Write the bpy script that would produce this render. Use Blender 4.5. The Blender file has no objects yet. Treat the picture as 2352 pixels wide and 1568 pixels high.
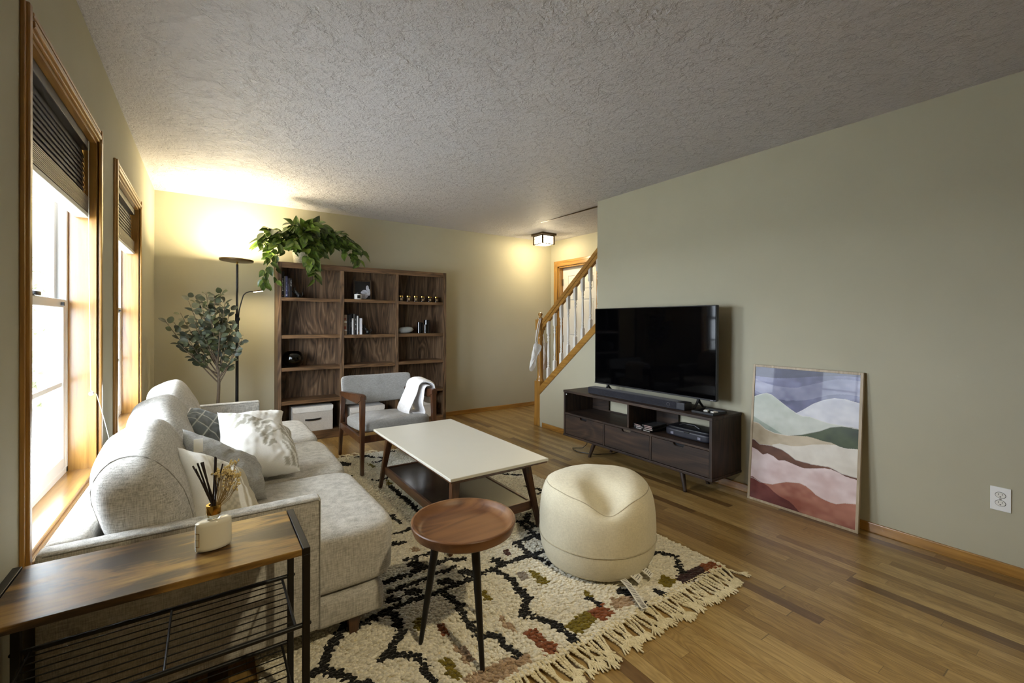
import bpy, bmesh, math, random
import numpy as np
from mathutils import Vector, Matrix, noise
PI = math.pi
sc = bpy.context.scene
C = sc.collection

# ---------------------------------------------------------------- camera
F_PX, YAW, PITCH, ROLL, EYE, CY = 1021.63, 0.59859, -0.00138, 0.0027, 1.2294, 740.5
def make_camera():
    cd = bpy.data.cameras.new('camera'); cam = bpy.data.objects.new('camera', cd); C.objects.link(cam)
    cd.sensor_fit = 'HORIZONTAL'; cd.sensor_width = 36.0
    cd.lens = F_PX / 2352 * 36.0; cd.shift_y = (CY - 784) / 2352; cd.clip_start = .02; cd.clip_end = 200
    F = Vector((math.sin(YAW)*math.cos(PITCH), math.cos(YAW)*math.cos(PITCH), math.sin(PITCH)))
    R = Vector((math.cos(YAW), -math.sin(YAW), 0)); U = R.cross(F)
    c, s = math.cos(ROLL), math.sin(ROLL)
    X = R*c + U*s; Y = R*(-s) + U*c; Z = -F
    M = Matrix(((X.x, Y.x, Z.x, 0), (X.y, Y.y, Z.y, 0), (X.z, Y.z, Z.z, EYE), (0, 0, 0, 1)))
    cam.matrix_world = M
    sc.camera = cam
make_camera()
sc.view_settings.view_transform = 'Standard'; sc.view_settings.look = 'None'
sc.view_settings.gamma = 1.0; sc.view_settings.use_curve_mapping = False
sc.view_settings.exposure = 0.20
sc.cycles.max_bounces = 10; sc.cycles.diffuse_bounces = 6; sc.cycles.glossy_bounces = 4; sc.cycles.transparent_max_bounces = 12
sc.cycles.sample_clamp_indirect = 6.0

# ---------------------------------------------------------------- world: bright overcast daylight
wd = bpy.data.worlds.new('overcast_sky'); sc.world = wd; wd.use_nodes = True
WORLD_STRENGTH = 28.0
wd.node_tree.nodes['Background'].inputs['Color'].default_value = (0.80, 0.89, 1.0, 1)
wd.node_tree.nodes['Background'].inputs['Strength'].default_value = WORLD_STRENGTH

# room planes (metres)
XL, XR, YB, YF, H = -0.415, 3.227, 5.257, -3.0, 2.44
XH = 4.304                       # hall wall beyond the stairs
W1, W2 = (1.765, 2.69), (3.165, 4.125)
WZ = (0.565, 2.03)

# ---------------------------------------------------------------- helpers
def srgb(r, g, b, k=1.0):
    def f(v):
        v = v/255.0
        return (v/12.92 if v <= .04045 else ((v+.055)/1.055)**2.4)*k
    return (f(r), f(g), f(b), 1)

def nodes_of(name):
    m = bpy.data.materials.new(name); m.use_nodes = True
    nt = m.node_tree; b = nt.nodes['Principled BSDF']
    return m, nt, b
def N(nt, typ, **kw):
    n = nt.nodes.new(typ)
    for k, v in kw.items():
        if k.startswith('_'): setattr(n, k[1:], v)
        else:
            n.inputs[k.replace('__', ' ')].default_value = v
    return n
def lk(nt, a, b): nt.links.new(a, b)
def coords(nt, scale=(1,1,1), kind='Object', rot=(0,0,0)):
    tc = nt.nodes.new('ShaderNodeTexCoord'); mp = nt.nodes.new('ShaderNodeMapping')
    mp.inputs['Scale'].default_value = scale; mp.inputs['Rotation'].default_value = rot
    lk(nt, tc.outputs[kind], mp.inputs['Vector']); return mp.outputs['Vector']
def ramp(nt, fac, stops):
    r = nt.nodes.new('ShaderNodeValToRGB'); cr = r.color_ramp
    cr.elements[0].position, cr.elements[0].color = stops[0]
    cr.elements[1].position, cr.elements[1].color = stops[1]
    for p_, c_ in stops[2:]:
        e = cr.elements.new(p_); e.color = c_
    lk(nt, fac, r.inputs['Fac']); return r.outputs['Color']
def bump(nt, b, h, strength=.3, dist=.002):
    n = nt.nodes.new('ShaderNodeBump'); n.inputs['Strength'].default_value = strength; n.inputs['Distance'].default_value = dist
    lk(nt, h, n.inputs['Height']); lk(nt, n.outputs['Normal'], b.inputs['Normal'])
def noise_tex(nt, vec, scale, detail=4, rough=.55, dist=0.0):
    n = N(nt, 'ShaderNodeTexNoise', Scale=scale, Detail=detail, Roughness=rough, Distortion=dist)
    lk(nt, vec, n.inputs['Vector']); return n.outputs['Fac']
def mixc(nt, fac, a, b, mode='MIX'):
    n = nt.nodes.new('ShaderNodeMix'); n.data_type = 'RGBA'; n.blend_type = mode
    for sock, v in ((n.inputs['Factor'], fac), (n.inputs['A'], a), (n.inputs['B'], b)):
        pass
    ins = [i for i in n.inputs if i.enabled]
    for sock, v in zip((n.inputs[0], n.inputs[6], n.inputs[7]), (fac, a, b)):
        if hasattr(v, 'is_linked') or hasattr(v, 'links'): lk(nt, v, sock)
        else: sock.default_value = v
    return n.outputs[2]
def math_n(nt, op, a, b=None, c=None):
    n = nt.nodes.new('ShaderNodeMath'); n.operation = op
    for i, v in enumerate((a, b, c)):
        if v is None: continue
        if isinstance(v, (int, float)): n.inputs[i].default_value = v
        else: lk(nt, v, n.inputs[i])
    return n.outputs[0]

def plain(name, col, rough=.6, metal=0.0, var=.06, vscale=8, bumps=0, spec=.5, coat=0):
    m, nt, b = nodes_of(name)
    v = coords(nt); f = noise_tex(nt, v, vscale, 3)
    dark = tuple(c*(1-var) for c in col[:3])+(1,); lite = tuple(min(1, c*(1+var)) for c in col[:3])+(1,)
    lk(nt, ramp(nt, f, [(.3, dark), (.7, lite)]), b.inputs['Base Color'])
    b.inputs['Roughness'].default_value = rough; b.inputs['Metallic'].default_value = metal
    b.inputs['Specular IOR Level'].default_value = spec; b.inputs['Coat Weight'].default_value = coat
    if bumps: bump(nt, b, noise_tex(nt, v, bumps, 3), .25, .001)
    return m
def glow(name, col, strength):
    m, nt, b = nodes_of(name)
    b.inputs['Base Color'].default_value = col; b.inputs['Emission Color'].default_value = col; b.inputs['Emission Strength'].default_value = strength
    return m
def wood(name, dark, mid, lite, axis='z', grain=60, fig=5, rough=.42, figure=.5, coat=0.0, stretch=.05):
    m, nt, b = nodes_of(name)
    s = {'x': (stretch, 1, 1), 'y': (1, stretch, 1), 'z': (1, 1, stretch)}[axis]
    s2 = {'x': (.16, 1, 1), 'y': (1, .16, 1), 'z': (1, 1, .16)}[axis]
    v = coords(nt, s); v2 = coords(nt, s2)
    fine = noise_tex(nt, v, grain, 6, .6, .3)
    big = noise_tex(nt, v2, fig, 2, .5, .8)
    rings = math_n(nt, 'PINGPONG', math_n(nt, 'MULTIPLY', big, 9.0), .5)
    f = math_n(nt, 'ADD', math_n(nt, 'MULTIPLY', fine, 1-figure*.6), math_n(nt, 'MULTIPLY', rings, figure))
    lk(nt, ramp(nt, f, [(.28, dark), (.85, lite), (.55, mid)]), b.inputs['Base Color'])
    b.inputs['Roughness'].default_value = rough; b.inputs['Coat Weight'].default_value = coat; b.inputs['Coat Roughness'].default_value = .15
    bump(nt, b, fine, .12, .001)
    return m
def fabric(name, base, slub, scale=420, rough=.95, weave=.5, big=.0, bstr=.5):
    m, nt, b = nodes_of(name)
    v = coords(nt)
    fx = noise_tex(nt, coords(nt, (1, 1, .12)), scale, 2)
    fy = noise_tex(nt, coords(nt, (.12, .12, 1)), scale, 2)
    f = math_n(nt, 'MULTIPLY_ADD', fx, .5, math_n(nt, 'MULTIPLY', fy, .5))
    f = math_n(nt, 'ADD', f, math_n(nt, 'MULTIPLY', math_n(nt, 'SUBTRACT', noise_tex(nt, v, 9, 3), .5), .25+big))
    lk(nt, ramp(nt, f, [(.36, base), (.64, slub)]), b.inputs['Base Color'])
    b.inputs['Roughness'].default_value = rough; b.inputs['Specular IOR Level'].default_value = .2
    b.inputs['Sheen Weight'].default_value = .15; b.inputs['Sheen Roughness'].default_value = .6
    bump(nt, b, f, bstr, .0015)
    return m
def attr_mat(name, rough=.9, sheen=.1, wob=.12, wscale=60, spec=.3, coat=0):
    m, nt, b = nodes_of(name)
    a = nt.nodes.new('ShaderNodeAttribute'); a.attribute_name = 'pigment'
    f = noise_tex(nt, coords(nt), wscale, 4)
    k = ramp(nt, f, [(.3, (1-wob*2, 1-wob*2, 1-wob*2, 1)), (.7, (1, 1, 1, 1))])
    lk(nt, mixc(nt, 1.0, a.outputs['Color'], k, 'MULTIPLY'), b.inputs['Base Color'])
    b.inputs['Roughness'].default_value = rough; b.inputs['Sheen Weight'].default_value = sheen; b.inputs['Specular IOR Level'].default_value = spec
    b.inputs['Coat Weight'].default_value = coat; b.inputs['Coat Roughness'].default_value = .03
    return m

ORIGIN = {}
def thing(name, label, cat, loc=(0,0,0), group=None, kind=None):
    o = bpy.data.objects.new(name, None); C.objects.link(o); o.location = loc; o.empty_display_size = .1
    if label: o['label'] = label
    if cat: o['category'] = cat
    if group: o['group'] = group
    if kind: o['kind'] = kind
    ORIGIN[o.name] = Vector(loc)
    return o
def tag(o, label, cat, group=None, kind=None):
    o['label'] = label; o['category'] = cat
    if group: o['group'] = group
    if kind: o['kind'] = kind
    return o
def copy_tree(o, parent=None):
    c = o.copy(); C.objects.link(c); c.parent = parent
    for ch in list(o.children): copy_tree(ch, c)
    return c
def root_origin(o):
    while o.parent: o = o.parent
    return ORIGIN.get(o.name, Vector((0,0,0)))

class G:
    """collects shapes in room coordinates, linked as one mesh"""
    def __init__(s): s.bm = bmesh.new()
    def box(s, x0, x1, y0, y1, z0, z1, bev=0, M=None, seg=2):
        b = bmesh.new(); bmesh.ops.create_cube(b, size=1)
        for v in b.verts:
            v.co = Vector(((x0+x1)/2+v.co.x*(x1-x0), (y0+y1)/2+v.co.y*(y1-y0), (z0+z1)/2+v.co.z*(z1-z0)))
        if bev: bmesh.ops.bevel(b, geom=b.edges[:], offset=bev, segments=seg, affect='EDGES', profile=.5)
        s.merge(b, M); return s
    def merge(s, b, M=None):
        if M is not None: b.transform(M)
        me = bpy.data.meshes.new('tmp'); b.to_mesh(me); b.free(); s.bm.from_mesh(me); bpy.data.meshes.remove(me)
    def cone(s, p0, p1, r0, r1, n=20, cap=True):
        p0, p1 = Vector(p0), Vector(p1); d = p1-p0
        b = bmesh.new(); bmesh.ops.create_cone(b, cap_ends=cap, segments=n, radius1=r0, radius2=r1, depth=d.length)
        M = Matrix.Translation((p0+p1)/2) @ Vector((0,0,1)).rotation_difference(d.normalized()).to_matrix().to_4x4()
        s.merge(b, M); return s
    def taper(s, p0, p1, a0, b0, a1, b1, bev=.002):
        """square leg between two points, half sizes (a along x, b along y) at each end"""
        b = bmesh.new(); vs = []
        for p_, a_, b_ in ((p0, a0, b0), (p1, a1, b1)):
            for sx, sy in ((-1,-1),(1,-1),(1,1),(-1,1)):
                vs.append(b.verts.new((p_[0]+sx*a_, p_[1]+sy*b_, p_[2])))
        for f in ((3,2,1,0),(4,5,6,7),(0,1,5,4),(1,2,6,5),(2,3,7,6),(3,0,4,7)): b.faces.new([vs[i] for i in f])
        bmesh.ops.recalc_face_normals(b, faces=b.faces[:])
        if bev: bmesh.ops.bevel(b, geom=b.edges[:], offset=bev, segments=2, affect='EDGES')
        s.merge(b); return s
    def tube(s, pts, r, n=8, closed=False):
        pts = [Vector(p_) for p_ in pts]; m = len(pts); rs = r if isinstance(r, (list, tuple)) else [r]*m
        rings = []; prev = None
        for i, p_ in enumerate(pts):
            a = pts[(i-1) % m] if (closed or i > 0) else p_; c = pts[(i+1) % m] if (closed or i < m-1) else p_
            t = (c-a).normalized()
            if prev is None:
                u = t.cross(Vector((0,0,1)))
                if u.length < 1e-3: u = t.cross(Vector((1,0,0)))
            else: u = prev - t*prev.dot(t)
            u.normalize(); prev = u; w = t.cross(u)
            rings.append([s.bm.verts.new(p_+(u*math.cos(2*PI*k/n)+w*math.sin(2*PI*k/n))*rs[i]) for k in range(n)])
        for i in range(m if closed else m-1):
            A, B = rings[i], rings[(i+1) % m]
            for k in range(n): s.bm.faces.new((A[k], A[(k+1) % n], B[(k+1) % n], B[k]))
        if not closed:
            s.bm.faces.new(rings[0][::-1]); s.bm.faces.new(rings[-1])
        return s
    def lathe(s, prof, c=(0,0,0), n=32, M=None, sx=1.0, sy=1.0):
        b = bmesh.new(); rings = []
        for r, z in prof:
            if r < 1e-6: rings.append([b.verts.new((0,0,z))])
            else: rings.append([b.verts.new((r*sx*math.cos(2*PI*k/n), r*sy*math.sin(2*PI*k/n), z)) for k in range(n)])
        for A, B in zip(rings, rings[1:]):
            if len(A) == 1 and len(B) == 1: continue
            for k in range(n):
                if len(A) == 1: b.faces.new((A[0], B[(k+1) % n], B[k]))
                elif len(B) == 1: b.faces.new((A[k], A[(k+1) % n], B[0]))
                else: b.faces.new((A[k], A[(k+1) % n], B[(k+1) % n], B[k]))
        bmesh.ops.recalc_face_normals(b, faces=b.faces[:])
        s.merge(b, Matrix.Translation(c) @ (M or Matrix())); return s
    def soft(s, c, half, e=4.0, n=18, rot=None, fn=None):
        """rounded stuffed box"""
        b = bmesh.new(); bmesh.ops.create_cube(b, size=2)
        bmesh.ops.subdivide_edges(b, edges=b.edges[:], cuts=n, use_grid_fill=True)
        for v in b.verts:
            x, y, z = v.co
            k = (abs(x)**e+abs(y)**e+abs(z)**e)**(1/e); q = Vector((x/k, y/k, z/k))
            q = Vector((q.x*half[0], q.y*half[1], q.z*half[2]))
            if fn: q = fn(q)
            v.co = q
        s.merge(b, Matrix.Translation(c) @ (rot.to_4x4() if rot else Matrix())); return s
    def ball(s, c, r, n=16, sc3=(1,1,1), M=None):
        b = bmesh.new(); bmesh.ops.create_uvsphere(b, u_segments=n, v_segments=max(6, n//2), radius=r)
        for v in b.verts: v.co = Vector((v.co.x*sc3[0], v.co.y*sc3[1], v.co.z*sc3[2]))
        s.merge(b, Matrix.Translation(c) @ (M or Matrix())); return s
    def prism(s, poly, ax, a0, a1, bev=0):
        """polygon (2D) extruded along axis ax from a0 to a1; poly is in the two other axes in order"""
        b = bmesh.new()
        def P(q, a):
            return {'x': (a, q[0], q[1]), 'y': (q[0], a, q[1]), 'z': (q[0], q[1], a)}[ax]
        A = [b.verts.new(P(q, a0)) for q in poly]; B = [b.verts.new(P(q, a1)) for q in poly]
        b.faces.new(A); b.faces.new(B[::-1]); n = len(poly)
        for i in range(n): b.faces.new((A[i], B[i], B[(i+1) % n], A[(i+1) % n]))
        bmesh.ops.recalc_face_normals(b, faces=b.faces[:])
        if bev: bmesh.ops.bevel(b, geom=b.edges[:], offset=bev, segments=2, affect='EDGES')
        s.merge(b); return s
    def quad(s, a, b_, c, d):
        s.bm.faces.new([s.bm.verts.new(Vector(q)) for q in (a, b_, c, d)]); return s
    def xf(s, M): s.bm.transform(M); return s
    def build(s, name, mat, parent=None, smooth=False, kind=None, label=None, angle=35):
        me = bpy.data.meshes.new(name)
        if parent is not None: s.bm.transform(Matrix.Translation(-root_origin(parent)))
        s.bm.to_mesh(me); s.bm.free()
        if smooth:
            me.polygons.foreach_set('use_smooth', [True]*len(me.polygons))
            try: me.set_sharp_from_angle(angle=math.radians(angle))
            except Exception: pass
        for m in (mat if isinstance(mat, (list, tuple)) else [mat]): me.materials.append(m)
        o = bpy.data.objects.new(name, me); C.objects.link(o)
        if parent is not None: o.parent = parent
        if kind: o['kind'] = kind
        if label: o['label'] = label
        return o
def raw_mesh(name, verts, faces, mat, parent=None, colors=None, smooth=False, kind=None, label=None):
    """numpy mesh; faces (n,4) or (n,3); colors per vertex"""
    v = np.asarray(verts, dtype=np.float32).copy(); f = np.asarray(faces, dtype=np.int32)
    if parent is not None: v -= np.array(root_origin(parent), dtype=np.float32)
    me = bpy.data.meshes.new(name); k = f.shape[1]
    me.vertices.add(len(v)); me.vertices.foreach_set('co', v.ravel())
    me.loops.add(f.size); me.loops.foreach_set('vertex_index', f.ravel())
    me.polygons.add(len(f)); me.polygons.foreach_set('loop_start', np.arange(0, f.size, k, dtype=np.int32))
    me.polygons.foreach_set('loop_total', np.full(len(f), k, dtype=np.int32))
    if smooth: me.polygons.foreach_set('use_smooth', np.ones(len(f), dtype=bool))
    me.update(calc_edges=True); me.validate()
    if colors is not None:
        a = me.color_attributes.new('pigment', 'FLOAT_COLOR', 'POINT')
        cc = np.ones((len(v), 4), dtype=np.float32); cc[:, :3] = np.asarray(colors)[:, :3]
        a.data.foreach_set('color', cc.ravel())
    me.materials.append(mat)
    o = bpy.data.objects.new(name, me); C.objects.link(o)
    if parent is not None: o.parent = parent
    if kind: o['kind'] = kind
    if label: o['label'] = label
    return o
def struct(name, g, mat, smooth=False): return g.build(name, mat, None, smooth, kind='structure')
def grid_faces(nu, nv, off=0):
    i = np.arange(nu-1)[:, None]*nv + np.arange(nv-1)[None, :]
    return (np.stack([i, i+nv, i+nv+1, i+1], -1).reshape(-1, 4)+off)

# ---------------------------------------------------------------- materials
M = {}
M['wall'] = plain('wall_paint', srgb(180, 175, 152), .75, var=.02, vscale=3, bumps=220, spec=.25)
M['white_trim'] = plain('white_paint', srgb(232, 230, 222), .4, var=.02)
M['vinyl'] = plain('white_vinyl', srgb(240, 240, 238), .3, var=.01)
M['trim_oak'] = wood('honey_oak_trim', srgb(132, 90, 36), srgb(168, 124, 58), srgb(190, 146, 76), 'z', 60, 4, .3, .3, .4)
M['trim_oak_y'] = wood('honey_oak_trim_long', srgb(132, 90, 36), srgb(168, 124, 58), srgb(190, 146, 76), 'y', 60, 4, .3, .3, .4)
M['trim_oak_x'] = wood('honey_oak_trim_across', srgb(132, 90, 36), srgb(168, 124, 58), srgb(190, 146, 76), 'x', 60, 4, .3, .3, .4)
M['case_oak'] = wood('stained_oak', srgb(58, 42, 28), srgb(106, 82, 58), srgb(152, 126, 98), 'z', 55, 6, .5, .62)
M['case_oak_x'] = wood('stained_oak_shelf', srgb(64, 46, 29), srgb(110, 82, 54), srgb(138, 108, 76), 'x', 60, 6, .45, .5)
M['walnut'] = wood('dark_walnut', srgb(30, 20, 12), srgb(54, 38, 26), srgb(82, 60, 42), 'y', 50, 5, .55, .55)
M['walnut_z'] = wood('dark_walnut_upright', srgb(30, 20, 12), srgb(54, 38, 26), srgb(76, 56, 40), 'z', 50, 5, .55, .5)
M['leg_walnut'] = wood('walnut_leg', srgb(50, 30, 17), srgb(82, 52, 30), srgb(108, 72, 42), 'z', 60, 5, .35, .35, .3)
M['chair_wood'] = wood('reddish_walnut', srgb(48, 26, 13), srgb(78, 46, 25), srgb(100, 62, 36), 'z', 60, 5, .28, .35, .5)
M['shelf_dark'] = wood('espresso_shelf', srgb(28, 20, 14), srgb(44, 34, 24), srgb(62, 50, 36), 'y', 70, 6, .22, .4, .5)
M['tray_wood'] = wood('acacia_tray', srgb(84, 52, 30), srgb(120, 82, 50), srgb(140, 102, 64), 'x', 30, 4, .42, .5)
M['table_white'] = plain('white_lacquer', srgb(206, 202, 188), .38, var=.01)
M['black_metal'] = plain('black_metal', srgb(12, 11, 11), .45, .1, var=.05)
M['black_plastic'] = plain('black_plastic', srgb(20, 20, 22), .4, var=.05)
M['dark_cloth'] = fabric('speaker_cloth', srgb(22, 22, 27), srgb(46, 46, 54), 500)
M['screen'] = plain('glossy_screen', srgb(3, 3, 4), .05, var=.01, spec=.09)
M['brass'] = plain('polished_brass', srgb(198, 160, 84), .18, 1.0, var=.03)
M['bronze'] = plain('dark_bronze', srgb(96, 80, 56), .35, .8, var=.05)
M['chrome'] = plain('brushed_chrome', srgb(200, 200, 205), .22, 1.0, var=.03)
M['white_pad'] = plain('white_pad', srgb(225, 225, 220), .6)
M['sofa'] = fabric('light_grey_tweed', srgb(146, 143, 136), srgb(206, 203, 196), 330, bstr=.6)
M['sofa_seat'] = fabric('light_grey_tweed_seat', srgb(158, 155, 148), srgb(206, 203, 196), 260, bstr=.4)
M['piping'] = fabric('grey_piping', srgb(120, 118, 112), srgb(160, 157, 150), 330)
M['chair_fab'] = fabric('slate_grey_wool', srgb(126, 124, 120), srgb(156, 154, 149), 380)
M['pouf'] = fabric('ivory_canvas', srgb(206, 198, 172), srgb(226, 218, 192), 520, bstr=.25)
M['pouf_seam'] = fabric('canvas_seam', srgb(160, 150, 124), srgb(184, 174, 148), 500)
M['p_white'] = fabric('white_cotton', srgb(222, 219, 212), srgb(240, 238, 232), 380, bstr=.2)
M['p_grey'] = fabric('grey_linen', srgb(134, 133, 130), srgb(168, 167, 163), 420)
M['throw'] = fabric('white_fleece', srgb(226, 224, 224), srgb(244, 243, 243), 160, bstr=.6)
M['bin'] = fabric('oatmeal_linen_box', srgb(190, 184, 174), srgb(214, 208, 198), 600, bstr=.15)
M['leather'] = plain('black_leather', srgb(26, 22, 20), .5)
M['cat'] = plain('black_cast_iron', srgb(10, 10, 10), .45)
M['paper'] = plain('white_paper', srgb(232, 230, 222), .7)
M['ink'] = plain('dark_ink', srgb(40, 36, 34), .7)
M['pigment'] = attr_mat('dyed_wool', .95, .2, .16, 90)
M['print'] = attr_mat('watercolour_print', .35, 0, .03, 25, .3, .12)
M['cotton_print'] = attr_mat('printed_cotton', .9, .15, .05, 300)
M['fringe'] = fabric('cream_yarn', srgb(206, 194, 158), srgb(236, 226, 194), 300, bstr=.8)
M['ash'] = wood('pale_ash_frame', srgb(150, 132, 104), srgb(178, 160, 132), srgb(196, 180, 152), 'z', 70, 4, .5, .3)
M['leaf_p'] = None

def ceiling_mat():
    m, nt, b = nodes_of('knockdown_ceiling')
    v = coords(nt)
    b.inputs['Base Color'].default_value = srgb(208, 206, 210); b.inputs['Roughness'].default_value = .6; b.inputs['Specular IOR Level'].default_value = .35
    n1 = noise_tex(nt, v, 12, 6, .66, .25); n2 = noise_tex(nt, v, 40, 4, .65, .1)
    plate = ramp(nt, n1, [(.40, (0,0,0,1)), (.49, (1,1,1,1))])
    h = math_n(nt, 'ADD', math_n(nt, 'MULTIPLY', plate, .55), math_n(nt, 'MULTIPLY', ramp(nt, n2, [(.42, (0,0,0,1)), (.60, (1,1,1,1))]), .30))
    h = math_n(nt, 'ADD', h, math_n(nt, 'MULTIPLY', noise_tex(nt, v, 110, 3), .3))
    bump(nt, b, h, .85, .010)
    return m
def leaf_mat(name, c1, c2, c3, rough=.35):
    m, nt, b = nodes_of(name)
    a = nt.nodes.new('ShaderNodeAttribute'); a.attribute_name = 'pigment'
    f = noise_tex(nt, coords(nt), 30, 3)
    k = ramp(nt, f, [(.3, (.8,.8,.8,1)), (.7, (1,1,1,1))])
    lk(nt, mixc(nt, 1.0, a.outputs['Color'], k, 'MULTIPLY'), b.inputs['Base Color'])
    b.inputs['Roughness'].default_value = rough; b.inputs['Specular IOR Level'].default_value = .5
    b.inputs['Subsurface Weight'].default_value = 0.0
    return m
def floor_mat():
    m, nt, b = nodes_of('oak_strip_floor')
    tc = nt.nodes.new('ShaderNodeTexCoord'); sp = nt.nodes.new('ShaderNodeSeparateXYZ'); lk(nt, tc.outputs['Object'], sp.inputs[0])
    W, L = .0572, .80
    xr = math_n(nt, 'DIVIDE', sp.outputs[0], W); row = math_n(nt, 'FLOOR', xr)
    w1 = nt.nodes.new('ShaderNodeTexWhiteNoise'); w1.noise_dimensions = '1D'; lk(nt, row, w1.inputs['W'])
    yo = math_n(nt, 'ADD', math_n(nt, 'DIVIDE', sp.outputs[1], L), math_n(nt, 'MULTIPLY', w1.outputs['Value'], 7.3))
    # uneven lengths: warp the running coordinate
    wob = math_n(nt, 'MULTIPLY', math_n(nt, 'SINE', math_n(nt, 'MULTIPLY_ADD', yo, 2.6, math_n(nt, 'MULTIPLY', w1.outputs['Value'], 40.))), .22)
    yo = math_n(nt, 'ADD', yo, wob)
    col = math_n(nt, 'FLOOR', yo)
    cv = nt.nodes.new('ShaderNodeCombineXYZ'); lk(nt, row, cv.inputs[0]); lk(nt, col, cv.inputs[1])
    w2 = nt.nodes.new('ShaderNodeTexWhiteNoise'); w2.noise_dimensions = '2D'; lk(nt, cv.outputs[0], w2.inputs['Vector'])
    r = w2.outputs['Value']
    # grain, shifted per board
    cg = nt.nodes.new('ShaderNodeCombineXYZ')
    lk(nt, math_n(nt, 'ADD', sp.outputs[0], math_n(nt, 'MULTIPLY', r, 17.)), cg.inputs[0])
    lk(nt, math_n(nt, 'MULTIPLY', sp.outputs[1], .07), cg.inputs[1]); lk(nt, math_n(nt, 'MULTIPLY', r, 9.), cg.inputs[2])
    fine = noise_tex(nt, cg.outputs[0], 70, 6, .62, .4)
    cg2 = nt.nodes.new('ShaderNodeCombineXYZ')
    lk(nt, math_n(nt, 'ADD', sp.outputs[0], math_n(nt, 'MULTIPLY', r, 31.)), cg2.inputs[0]); lk(nt, math_n(nt, 'MULTIPLY', sp.outputs[1], .16), cg2.inputs[1]); lk(nt, math_n(nt, 'MULTIPLY', r, 5.), cg2.inputs[2])
    fig = math_n(nt, 'PINGPONG', math_n(nt, 'MULTIPLY', noise_tex(nt, cg2.outputs[0], 14, 2, .5, .6), 12.), .5)
    base = ramp(nt, r, [(0.0, srgb(116, 88, 52)), (1.0, srgb(186, 158, 104)), (.04, srgb(122, 92, 54)), (.09, srgb(142, 112, 62)), (.35, srgb(162, 132, 78)), (.7, srgb(174, 144, 90))])
    g = math_n(nt, 'ADD', math_n(nt, 'MULTIPLY', fine, .75), math_n(nt, 'MULTIPLY', fig, .5))
    gr = ramp(nt, g, [(.35, (.60, .57, .52, 1)), (.72, (1, 1, 1, 1))])
    c = mixc(nt, .85, base, gr, 'MULTIPLY')
    # seams
    fx = math_n(nt, 'FRACT', xr); ex = math_n(nt, 'MINIMUM', fx, math_n(nt, 'SUBTRACT', 1.0, fx))
    fy = math_n(nt, 'FRACT', yo); ey = math_n(nt, 'MULTIPLY', math_n(nt, 'MINIMUM', fy, math_n(nt, 'SUBTRACT', 1.0, fy)), L/W)
    e = math_n(nt, 'MINIMUM', ex, ey)
    seam = math_n(nt, 'LESS_THAN', e, .016)
    c = mixc(nt, math_n(nt, 'MULTIPLY', seam, .55), c, (.03, .02, .01, 1))
    lk(nt, c, b.inputs['Base Color'])
    lk(nt, math_n(nt, 'MULTIPLY_ADD', fine, .16, .24), b.inputs['Roughness'])
    b.inputs['Specular IOR Level'].default_value = .5; b.inputs['Coat Weight'].default_value = .25; b.inputs['Coat Roughness'].default_value = .2
    hh = math_n(nt, 'SUBTRACT', math_n(nt, 'MULTIPLY', fine, .25), math_n(nt, 'MULTIPLY', seam, .7))
    bump(nt, b, hh, .2, .0012)
    return m
def rustic_mat():
    m, nt, b = nodes_of('rustic_brown_board')
    v = coords(nt, (.35, 1, 1)); v2 = coords(nt, (.08, 1, 1))
    blot = noise_tex(nt, v, 8, 5, .6, .6); fine = noise_tex(nt, v2, 60, 6, .6, .2)
    f = math_n(nt, 'ADD', math_n(nt, 'MULTIPLY', blot, .75), math_n(nt, 'MULTIPLY', fine, .3))
    lk(nt, ramp(nt, f, [(.44, srgb(34, 22, 12)), (.66, srgb(156, 124, 64)), (.49, srgb(64, 44, 23)), (.55, srgb(120, 90, 45))]), b.inputs['Base Color'])
    b.inputs['Roughness'].default_value = .33; b.inputs['Specular IOR Level'].default_value = .5
    bump(nt, b, fine, .1, .001)
    return m
def glass_mat(name, tint=(1,1,1,1), rough=0.0, shadowless=True):
    m, nt, b = nodes_of(name)
    b.inputs['Base Color'].default_value = tint; b.inputs['Transmission Weight'].default_value = 1.0; b.inputs['Roughness'].default_value = rough; b.inputs['IOR'].default_value = 1.45
    return m
def pane_mat():
    m = bpy.data.materials.new('window_glass'); m.use_nodes = True; nt = m.node_tree
    nt.nodes.remove(nt.nodes['Principled BSDF']); out = nt.nodes['Material Output']
    t = nt.nodes.new('ShaderNodeBsdfTransparent'); g = nt.nodes.new('ShaderNodeBsdfGlossy'); g.inputs['Roughness'].default_value = .02
    f = nt.nodes.new('ShaderNodeFresnel'); f.inputs['IOR'].default_value = 1.2
    x = nt.nodes.new('ShaderNodeMixShader'); lk(nt, math_n(nt, 'MULTIPLY', f.outputs[0], .22), x.inputs[0]); lk(nt, t.outputs[0], x.inputs[1]); lk(nt, g.outputs[0], x.inputs[2])
    lk(nt, x.outputs[0], out.inputs['Surface']); return m
M['ceiling'] = ceiling_mat(); M['floor'] = floor_mat(); M['rustic'] = rustic_mat(); M['pane'] = pane_mat()
M['smoke_glass'] = glass_mat('smoked_green_glass', srgb(92, 100, 78)); M['milk_glass'] = plain('frosted_glass_bottle', srgb(226, 222, 206), .12, var=.01, spec=.6, coat=.5)
M['clear_glass'] = glass_mat('clear_glass', srgb(238, 236, 220))
M['leaf_p'] = leaf_mat('pothos_leaf', 0, 0, 0, .3); M['leaf_e'] = leaf_mat('eucalyptus_leaf', 0, 0, 0, .55)
M['bark'] = plain('grey_brown_bark', srgb(92, 78, 62), .8, var=.25, vscale=40, bumps=60)
M['lamp_white'] = glow('lamp_diffuser', (1.0, .86, .60, 1), 14)
M['lantern'] = glow('lantern_glass', (1.0, .88, .66, 1), 3.2)
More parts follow.
